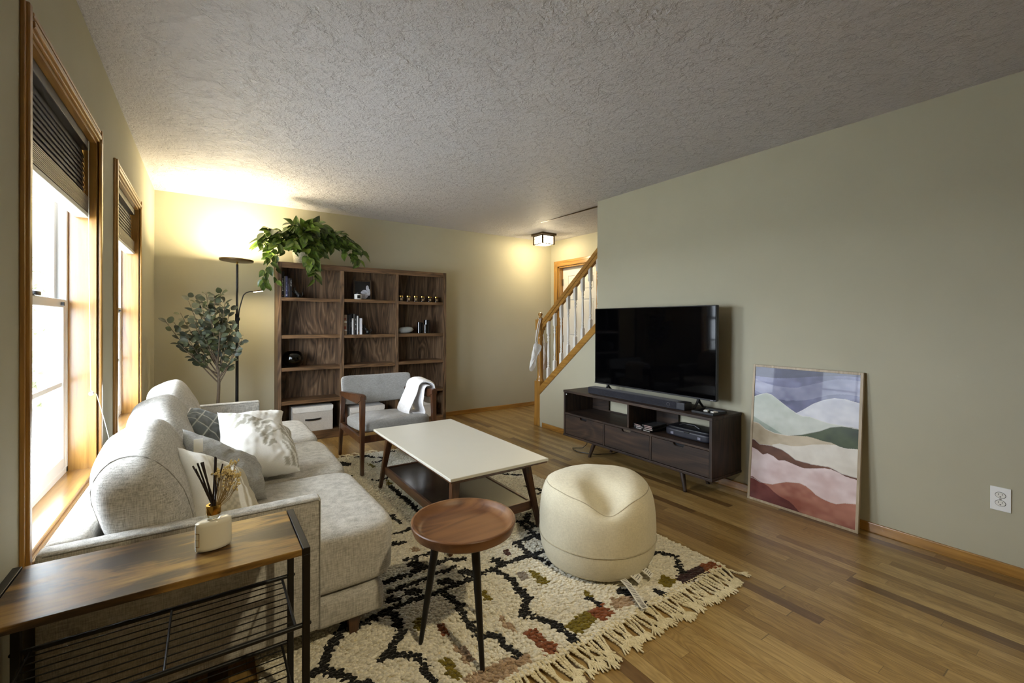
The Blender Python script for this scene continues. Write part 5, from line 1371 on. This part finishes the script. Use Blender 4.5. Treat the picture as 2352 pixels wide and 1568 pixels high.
for y in (1.98, 2.90):
    g = G()
    g.tube([(VX+.020, y, VZ0+.015), (VX+.015, y, VZ0-.020), (VX-.028, y, KZ1+.012), (VX-.036, y, KZ1+.006)], [.011, .010, .008, .006], 8).tube([(VX+.020, y, VZ0+.015), (VX+.030, y, VZ0-.020), (VX+.080, y, KZ1+.012), (VX+.115, y, KZ1+.006)], [.011, .010, .008, .006], 8)
    g.build('foot', M['black_plastic'], tv, True)
# soundbar
sb = thing('soundbar', 'long black cloth covered soundbar lying in front of the television', 'soundbar', (2.93, 2.49, KZ1))
G().box(2.890, 2.985, 1.985, 2.995, KZ1+.001, KZ1+.058, .008, seg=3).build('body', M['dark_cloth'], sb)
G().box(2.8885, 2.984, 1.9835, 2.060, KZ1+.0005, KZ1+.0585, .008, seg=3).build('end_cap', plain('dark_grey_plastic', srgb(38, 38, 44), .45), sb)
G().lathe([(.013, -.0005), (.0145, -.0005), (.0145, .0006), (.013, .0006)], (0, 0, 0), 28, Matrix.Translation((2.8895, 2.125, KZ1+.030)) @ Matrix.Rotation(PI/2, 4, 'Y')).build('ring_mark', M['chrome'], sb, True)
# set top box left behind tv
bx_ = thing('streaming_box', 'flat dark grey box with cables beside the left foot of the television', 'media box', (3.12, 3.09, KZ1))
G().box(3.09, 3.17, 3.04, 3.15, KZ1+.0005, KZ1+.022, .005).build('body', plain('grey_box', srgb(60, 60, 72), .4), bx_)
G().tube([(3.17, 3.10, KZ1+.012), (3.19, 3.05, KZ1+.006), (3.18, 2.8, KZ1+.005), (3.185, 2.5, KZ1+.006), (3.15, 2.42, KZ1+.004)], .003, 6).build('cable', M['black_plastic'], bx_, True)
# tray
ty = thing('catchall_tray', 'black tray with two white cards at the right end of the console top', 'tray', (2.98, 1.84, KZ1))
G().box(2.90, 3.07, 1.765, 1.935, KZ1+.0005, KZ1+.006, .002).build('base', M['black_plastic'], ty)
g = G(); z0_, z1_ = KZ1+.004, KZ1+.017
g.box(2.90, 2.907, 1.765, 1.935, z0_, z1_, .002).box(3.063, 3.07, 1.765, 1.935, z0_, z1_, .002).box(2.907, 3.063, 1.765, 1.772, z0_, z1_, .002).box(2.907, 3.063, 1.928, 1.935, z0_, z1_, .002); g.build('rim', M['black_plastic'], ty)
for k, (x, y, rz) in enumerate(((3.00, 1.88, .3), (2.995, 1.815, -.2))):
    c_ = thing('card', ['white card lying in the black tray, the left one', 'white card lying in the black tray, the right one'][k], 'card', (x, y, KZ1+.0062), 'cards in the tray')
    G().box(-.022, .022, -.014, .014, .0003, .009, .001).xf(Matrix.Translation((x, y, KZ1+.0062)) @ Matrix.Rotation(rz, 4, 'Z')).build('card_sheet', M['paper'], c_)
# DVD cases
rnd = random.Random(2); zz = ms+.0006
stk = [('left', 2.885, 2.405, [(.014, 14), (.014, 60), (.010, 24)]), ('right', 2.865, 2.300, [(.014, 14), (.014, 40), (.014, 18), (.009, 70)])]
for nm, x, y, L_ in stk:
    z = zz
    for k, (t, v) in enumerate(L_):
        pos = ['bottom', 'second', 'third', 'top'][k] if not (k == len(L_)-1) else 'top'
        r = thing('disc_case', 'flat black disc case, %s of the %s stack on the console shelf' % (pos, nm), 'disc case', (x+.09, y, z), 'disc cases on the console shelf')
        a = rnd.uniform(-.12, .12); Mx = Matrix.Translation((x+.09, y, z)) @ Matrix.Rotation(a, 4, 'Z')
        G().box(-.095, .095, -.048, .048, .0002, t-.0004, .0015).xf(Mx).build('case', plain('case_black', srgb(v, v, v+2), .25), r)
        G().box(-.0956, -.0948, -.040, .028, t*.25, t*.72).xf(Mx).build('spine_print', plain('spine_grey', srgb(150+10*k, 146, 140), .4), r)
        z += t
# black case (projector-like hard case)
hc = thing('hard_case', 'dark grey moulded plastic case with two latches on the right console shelf', 'case', (3.02, 2.0, ms))
G().soft((3.025, 1.995, ms+.032), (.105, .190, .031), 7, 12).build('lower_shell', plain('moulded_plastic', srgb(40, 40, 48), .42), hc, True, angle=180)
G().soft((3.035, 1.995, ms+.062), (.098, .183, .016), 6, 12).build('upper_shell', plain('moulded_plastic_dark', srgb(26, 26, 31), .4), hc, True, angle=180)
G().tube([(3.0, 2.10, ms+.075), (2.995, 2.06, ms+.093), (2.995, 1.97, ms+.095), (3.0, 1.93, ms+.075)], .008, 8).build('carry_handle', M['black_plastic'], hc, True)
for y in (2.11, 1.885): G().box(2.916, 2.924, y-.013, y+.013, ms+.018, ms+.036, .002).build('latch', plain('latch_grey', srgb(120, 120, 134), .4), hc)
G().box(2.917, 2.925, 1.965, 2.010, ms+.046, ms+.058, .003).build('clasp', M['black_plastic'], hc)

# ================================================================ FRAMED PRINT leaning on the wall
fa = thing('framed_print', 'large framed watercolour print of layered hills leaning on the right wall', 'framed picture', (3.125, 1.3225, 0))
AW, AH = .645, .936
tiltA = math.atan2(3.204-3.125, .93)
MA = Matrix.Translation((3.122, 1.3225, .001)) @ Matrix.Rotation(tiltA, 4, 'Y') @ Matrix.Rotation(PI/2, 4, 'Z') @ Matrix.Rotation(PI, 4, 'Z')
# local: x along the picture width (to the viewer's right = -y room), y out of the picture = depth, z up
bw = .0155; fd = .021
def fbar(x0, x1, z0, z1): 
    b = G().box(x0, x1, -fd*.0, fd, z0, z1, .0015); return b
Mloc = Matrix.Translation((3.122, 1.3225, .001)) @ Matrix.Rotation(tiltA, 4, 'Y') @ Matrix(((0, 1, 0, 0), (-1, 0, 0, 0), (0, 0, 1, 0), (0, 0, 0, 1)))
def put(g): return g.xf(Mloc)
put(G().box(-AW/2, -AW/2+bw, 0, fd, 0, AH, .0012)).build('frame_stile', M['ash'], fa); put(G().box(AW/2-bw, AW/2, 0, fd, 0, AH, .0012)).build('frame_stile', M['ash'], fa)
put(G().box(-AW/2+bw, AW/2-bw, 0, fd, 0, bw, .0012)).build('frame_rail', M['ash'], fa); put(G().box(-AW/2+bw, AW/2-bw, 0, fd, AH-bw, AH, .0012)).build('frame_rail', M['ash'], fa)
iw, ih = AW-2*bw, AH-2*bw
def uvp(pts):
    out = []
    for x, y in pts:
        u = (x-130)/850.; top = 80+72*u; bot = 1130+270*u; out.append((u, (y-top)/(bot-top)))
    return sorted(out)
CUR = {k: uvp(v) for k, v in {
 'ind': [(120,325),(180,308),(240,297),(290,312),(330,340),(420,405),(470,440),(510,465),(560,440),(640,390),(720,358),(800,342),(880,350),(990,384)],
 'rh': [(500,463),(560,490),(620,495),(700,525),(760,545),(870,566),(990,592)],
 'beige': [(120,525),(180,540),(250,592),(330,625),(400,640),(440,648),(560,640),(700,610),(780,578),(860,569),(930,575),(990,590)],
 'grb': [(440,648),(520,652),(600,655),(660,670),(720,690),(790,705),(850,735),(900,750),(990,752)],
 'cream': [(120,672),(200,712),(300,725),(330,718),(380,712),(480,735),(560,735),(650,722),(740,720),(830,724),(900,745),(990,756)],
 'brt': [(120,665),(150,672),(200,712),(300,725),(400,760),(460,798),(520,845),(650,880),(780,900),(830,925),(870,950),(920,965),(990,985)],
 'brb': [(120,730),(180,758),(235,800),(275,790),(330,815),(375,850),(430,850),(500,880),(560,905),(600,915),(680,915),(750,912),(800,922),(850,945),(900,975),(990,1003)],
 'ter': [(100,968),(160,985),(220,1018),(330,1040),(390,1030),(450,1022),(560,1032),(610,1055),(650,1085),(690,1125),(740,1155),(790,1178),(840,1195),(900,1186),(990,1190)],
 'red': [(100,968),(150,972),(200,1005),(250,1030),(300,1060),(350,1105),(400,1140),(480,1180),(520,1215),(560,1260),(640,1300),(720,1320),(800,1345),(990,1420)]}.items()}
nu, nvv = 300, 440
U_ = np.linspace(0, 1, nu); Vv = np.linspace(0, 1, nvv); uu, vv = np.meshgrid(U_, Vv, indexing='ij')
def cv(k):
    p_ = CUR[k]; return np.interp(U_, [q[0] for q in p_], [q[1] for q in p_])[:, None]
# smooth value noise on the grid
def vnoise(fx, fy, seed):
    r_ = np.random.default_rng(seed).random((fx+2, fy+2)); X = uu*fx; Y = vv*fy; i = X.astype(int); j = Y.astype(int); a = X-i; c = Y-j; a = a*a*(3-2*a); c = c*c*(3-2*c)
    return r_[i, j]*(1-a)*(1-c)+r_[i+1, j]*a*(1-c)+r_[i, j+1]*(1-a)*c+r_[i+1, j+1]*a*c
nz = .5*vnoise(4, 8, 1)+.3*vnoise(9, 18, 2)+.2*vnoise(20, 40, 3)
S3 = lambda *c: np.array(srgb(*c)[:3])
img = np.zeros((nu, nvv, 3))
def lay(mask, c1, c2, k=1.0):
    t = np.clip((nz-.25)*2*k, 0, 1)[..., None]; img[mask] = (c1*(1-t)+c2*t)[mask]
full = np.ones_like(uu, bool)
lay(full, S3(48, 48, 86), S3(118, 118, 156))
strk = (np.abs(vv-(.12+.05*np.sin(uu*5)+.03*nz)) < .05); lay(strk, S3(96, 96, 128), S3(150, 150, 176))
lay(vv < .045+.03*np.sin(uu*4+1), S3(34, 34, 62), S3(60, 60, 92))
ind = cv('ind'); lay(vv > ind, S3(176, 184, 170), S3(206, 210, 200))
rh = cv('rh'); m_ = (vv > ind) & (vv < rh) & (uu > .44); lay(m_, S3(186, 188, 200), S3(224, 224, 228))
wash = (vv > ind+.12) & (vv < ind+.30) & (uu < .36) & (np.abs(vv-(.42+.30*uu)) < .035); lay(wash, S3(138, 150, 136), S3(178, 186, 172))
lay(vv > cv('beige'), S3(172, 156, 128), S3(200, 186, 160))
m_ = (vv > cv('beige')) & (vv < cv('grb')) & (uu > .36); lay(m_, S3(36, 46, 24), S3(72, 84, 52))
lay((vv > cv('cream')) & (uu > .22) & ~((vv < cv('grb')) & (uu > .36)), S3(206, 198, 184), S3(226, 220, 208))
lay(vv > cv('brt'), S3(78, 46, 32), S3(116, 78, 58))
lay(vv > cv('brb'), S3(206, 180, 176), S3(232, 216, 214))
lay(vv > cv('ter'), S3(140, 82, 66), S3(186, 132, 112))
lay(vv > cv('red'), S3(88, 38, 32), S3(132, 74, 66))
for k in ('ind', 'rh', 'beige', 'brt', 'ter'):
    d = np.abs(vv-cv(k)-.002); mm = d < .0022
    if k == 'rh': mm &= uu > .44
    img[mm] = img[mm]*.5+.5*S3(232, 228, 222)
P_ = np.stack([-iw/2+uu*iw, np.full_like(uu, .004), bw+(1-vv)*ih], -1).reshape(-1, 3)
Mn = np.array(Mloc); P_ = P_ @ Mn[:3, :3].T + Mn[:3, 3]
raw_mesh('print_sheet', P_, grid_faces(nu, nvv)[:, ::-1], M['print'], fa, img.reshape(-1, 3))
put(G().box(-AW/2+.004, AW/2-.004, .0045, fd-.002, .004, AH-.004)).build('backing_board', M['bin'], fa)

# outlet
ol = thing('wall_outlet', 'white duplex power outlet low on the right wall', 'outlet', (XR, .4515, .3635))
oy, oz = .4515, .3635
G().box(XR-.006, XR-.0003, oy-.0355, oy+.0355, oz-.058, oz+.058, .0025, seg=3).build('cover_plate', M['vinyl'], ol)
for s_ in (-1, 1):
    cz = oz+s_*.0195
    f = G().lathe([(0, -.0085), (.0165, -.0085), (.0172, -.0078), (.0172, -.004), (0, -.004)], (0, 0, 0), 28, Matrix.Translation((XR, oy, cz)) @ Matrix.Scale(.83, 4, (0, 0, 1)) @ Matrix.Rotation(PI/2, 4, 'Y')).build('receptacle', M['white_trim'], ol, True)
    G().lathe([(.0172, -.0064), (.0188, -.0064), (.0188, -.0058), (.0172, -.0058)], (0, 0, 0), 28, Matrix.Translation((XR, oy, cz)) @ Matrix.Scale(.84, 4, (0, 0, 1)) @ Matrix.Rotation(PI/2, 4, 'Y')).build('shadow_gap', M['ink'], ol)
G().box(XR-.0075, XR-.006, oy-.0035, oy+.0035, oz-.002, oz+.002).build('screw', M['chrome'], ol)
# slots of the outlet
for s_ in (-1, 1):
    cz = oz+s_*.0195
    G().box(XR+.0-.0092, XR-.0080, oy+.0050, oy+.0068, cz+.000, cz+.0085).box(XR-.0092, XR-.0080, oy-.0070, oy-.0050, cz+.001, cz+.0075).box(XR-.0092, XR-.0080, oy-.0025, oy+.0025, cz-.0095, cz-.005).build('slots', M['ink'], ol)

# ================================================================ SIDE CONSOLE TABLE (bottom left)
DX0, DX1, DY0, DY1, DZt = -.398, .228, 1.298, 1.594, .62
dt = thing('console_table', 'narrow rustic brown table with a black metal frame and wire shelves by the sofa arm', 'side table', (-.085, 1.446, 0))
G().box(DX0+.020, DX1-.020, DY0, DY1, DZt-.018, DZt-.0005, .002).build('tabletop', M['rustic'], dt)
for x in (DX0, DX1-.018):
    g = G()
    g.box(x, x+.018, DY0, DY1, DZt-.018, DZt+.001, .0015)
    for y in (DY0, DY1-.018): g.box(x, x+.018, y, y+.018, .0, DZt-.017, .0015)
    g.box(x, x+.018, DY0+.018, DY1-.018, .055, .073, .001)
    g.build('end_frame', M['black_metal'], dt)
def rack(z, rise, nm):
    g = G()
    zr, zf = z+rise, z
    yr, yf = DY1-.009, DY0+.009
    g.cone((DX0+.018, yr, zr), (DX1-.018, yr, zr), .0065, .0065, 14).cone((DX0+.018, yf, zf), (DX1-.018, yf, zf), .0065, .0065, 14)
    for x in (DX0+.034, DX1-.034): g.cone((x, yr, zr), (x, yf, zf), .0035, .0035, 10)
    g.cone(((DX0+DX1)/2, yr, zr), ((DX0+DX1)/2, yf, zf), .0030, .0030, 10)
    n = 8
    for k in range(1, n+1):
        t = k/(n+1); y = yr+(yf-yr)*t; zz_ = zr+(zf-zr)*t
        g.cone((DX0+.034, y, zz_), (DX1-.034, y, zz_), .0017, .0017, 8)
    g.build('wire_shelf', M['black_metal'], dt, True)
rack(.411, 0, 0); rack(.200, 0, 1)
g = G()
for (x, y) in ((DX1-.009, DY0-.001), (DX0+.009, DY0-.001)): g.ball((x+.009*(1 if x > 0 else -1), y+.010, .411), .005, 10)
for x in (DX1, DX0): g.ball((x, DY1-.009, .411), .005, 10)
g.build('bolt', M['black_metal'], dt, True)

# reed diffuser
RX, RY = .012, 1.438
rd = thing('reed_diffuser', 'oval frosted glass reed diffuser with gold collar, black reeds and dried flowers', 'diffuser', (RX, RY, DZt))
z = DZt+.0015
prof = [(0, 0), (.033, 0), (.0385, .003), (.0395, .010), (.0395, .066), (.0385, .074), (.034, .0765), (.030, .0775), (0, .078)]
MO = Matrix.Rotation(.18, 4, 'Z')
G().lathe(prof, (RX, RY, z), 48, MO, 1.06, .56).build('bottle', M['milk_glass'], rd, True, angle=50)
G().lathe([(0, .077), (.0155, .077), (.0155, .095), (0, .095)], (RX, RY, z), 32).build('neck', M['clear_glass'], rd, True)
G().lathe([(.0172, .092), (.0175, .093), (.0175, .115), (.0172, .116), (.0115, .116), (.0110, .110), (.011, .094), (.0172, .092)], (RX, RY, z), 36).build('collar', M['brass'], rd, True)
top = z+.108
rd_pts = [(-.046, .004, .118), (-.040, -.006, .112), (-.036, .010, .122), (-.028, -.004, .126), (-.024, .006, .124), (.003, -.004, .136), (.005, .003, .132), (.020, .004, .112)]
for k, (dx_, dy_, dz_) in enumerate(rd_pts):
    s0 = Vector((RX-dx_*.12+.004*math.cos(k*2.1), RY-dy_*.12+.004*math.sin(k*2.1), top-.012))
    G().cone(s0, (RX+dx_, RY+dy_, top+dz_), .0021, .0021, 8).build('reed', M['leg_walnut'] if False else plain('black_reed', srgb(34, 22, 16), .7), rd, True)
g = G(); fl_ = G(); rnd = random.Random(8)
for k in range(26):
    ex, ey, ez = RX+.028+rnd.gauss(0, .015), RY+rnd.gauss(0, .010), top+rnd.uniform(.075, .118)-abs(rnd.gauss(0, .008))
    if k > 20: ex += .022; ez -= .03
    s0 = Vector((RX+.004, RY, top-.01)); e = Vector((ex, ey, ez)); m_ = s0.lerp(e, .55)+Vector((.006, 0, -.004))
    g.tube([s0, m_, e], .0006, 4)
    for _ in range(4):
        q = e+Vector((rnd.gauss(0, .0045), rnd.gauss(0, .004), rnd.gauss(0, .004))); g.tube([m_.lerp(e, .6), q], .0004, 4)
        for a_ in range(3): fl_.ball(q+Vector((rnd.gauss(0, .0012), rnd.gauss(0, .0012), rnd.gauss(0, .0012))), rnd.uniform(.0016, .0027), 7)
g.build('dried_stems', plain('straw_stem', srgb(150, 126, 78), .8), rd, True); fl_.build('dried_flowers', plain('straw_flower', srgb(216, 196, 140), .8), rd, True, kind='stuff')
# label frame on the left face
g = G(); xl = RX-.0405; zl0, zl1 = z+.016, z+.052
import itertools
def on_oval(a, zz_, k=1.006):
    v = MO @ Vector((.0395*1.06*k*math.cos(a), .0395*.56*k*math.sin(a), 0)); return (RX+v.x, RY+v.y, zz_)
a0, a1 = PI+.05, PI+.62
for (aa, ab, za, zb_) in ((a0, a1, zl0, zl0+.0012), (a0, a1, zl1-.0012, zl1), (a0, a0+.05, zl0, zl1), (a1-.05, a1, zl0, zl1), (a0, a1, (zl0+zl1)/2, (zl0+zl1)/2+.0008)):
    n_ = 5
    for k in range(n_):
        p0, p1 = aa+(ab-aa)*k/n_, aa+(ab-aa)*(k+1)/n_
        g.quad(on_oval(p0, za), on_oval(p1, za), on_oval(p1, zb_), on_oval(p0, zb_))
g.build('label_border', M['brass'], rd)

# ================================================================ unseen part of the room behind the viewpoint: warm fill light added to brighten rug and floor
cl = thing('added_fill_light', 'unseen warm fill light added in the ceiling above the viewpoint', 'ceiling lamp', (.95, -.25, H))
G().lathe([(.060, -.004), (.085, -.004), (.088, -.001), (.088, -.0002), (.060, -.0002)], (.95, -.25, H), 40).build('trim_ring', M['white_trim'], cl, True)
G().lathe([(0, -.002), (.060, -.002), (.060, -.0006), (0, -.0006)], (.95, -.25, H), 40).build('lens', glow('fill_lens', (1, .88, .66, 1), 6), cl, True)
o = lamp('warm_fill', 'SPOT', (.95, -.25, H-.012), 150, (1.0, .84, .54), .05, (math.radians(22), 0, 0), parent=cl)  # added warm fill, aimed down at the near rug and floor
o.data.spot_size = math.radians(112); o.data.spot_blend = 1.0
# daylight portals in the window openings (guide sampling only, they give off nothing of their own)
for k, (W, Z) in enumerate(((W1, (WZ[0], 1.68)), (W2, (WZ[0], 1.70)))):
    o = lamp('daylight_portal', 'AREA', (XL-.17, (W[0]+W[1])/2, (Z[0]+Z[1])/2), 1, (1, 1, 1), W[1]-W[0], (0, -PI/2, 0), shape='RECTANGLE', size_y=Z[1]-Z[0])
    o.data.size, o.data.size_y = Z[1]-Z[0], W[1]-W[0]
    o.data.cycles.is_portal = True
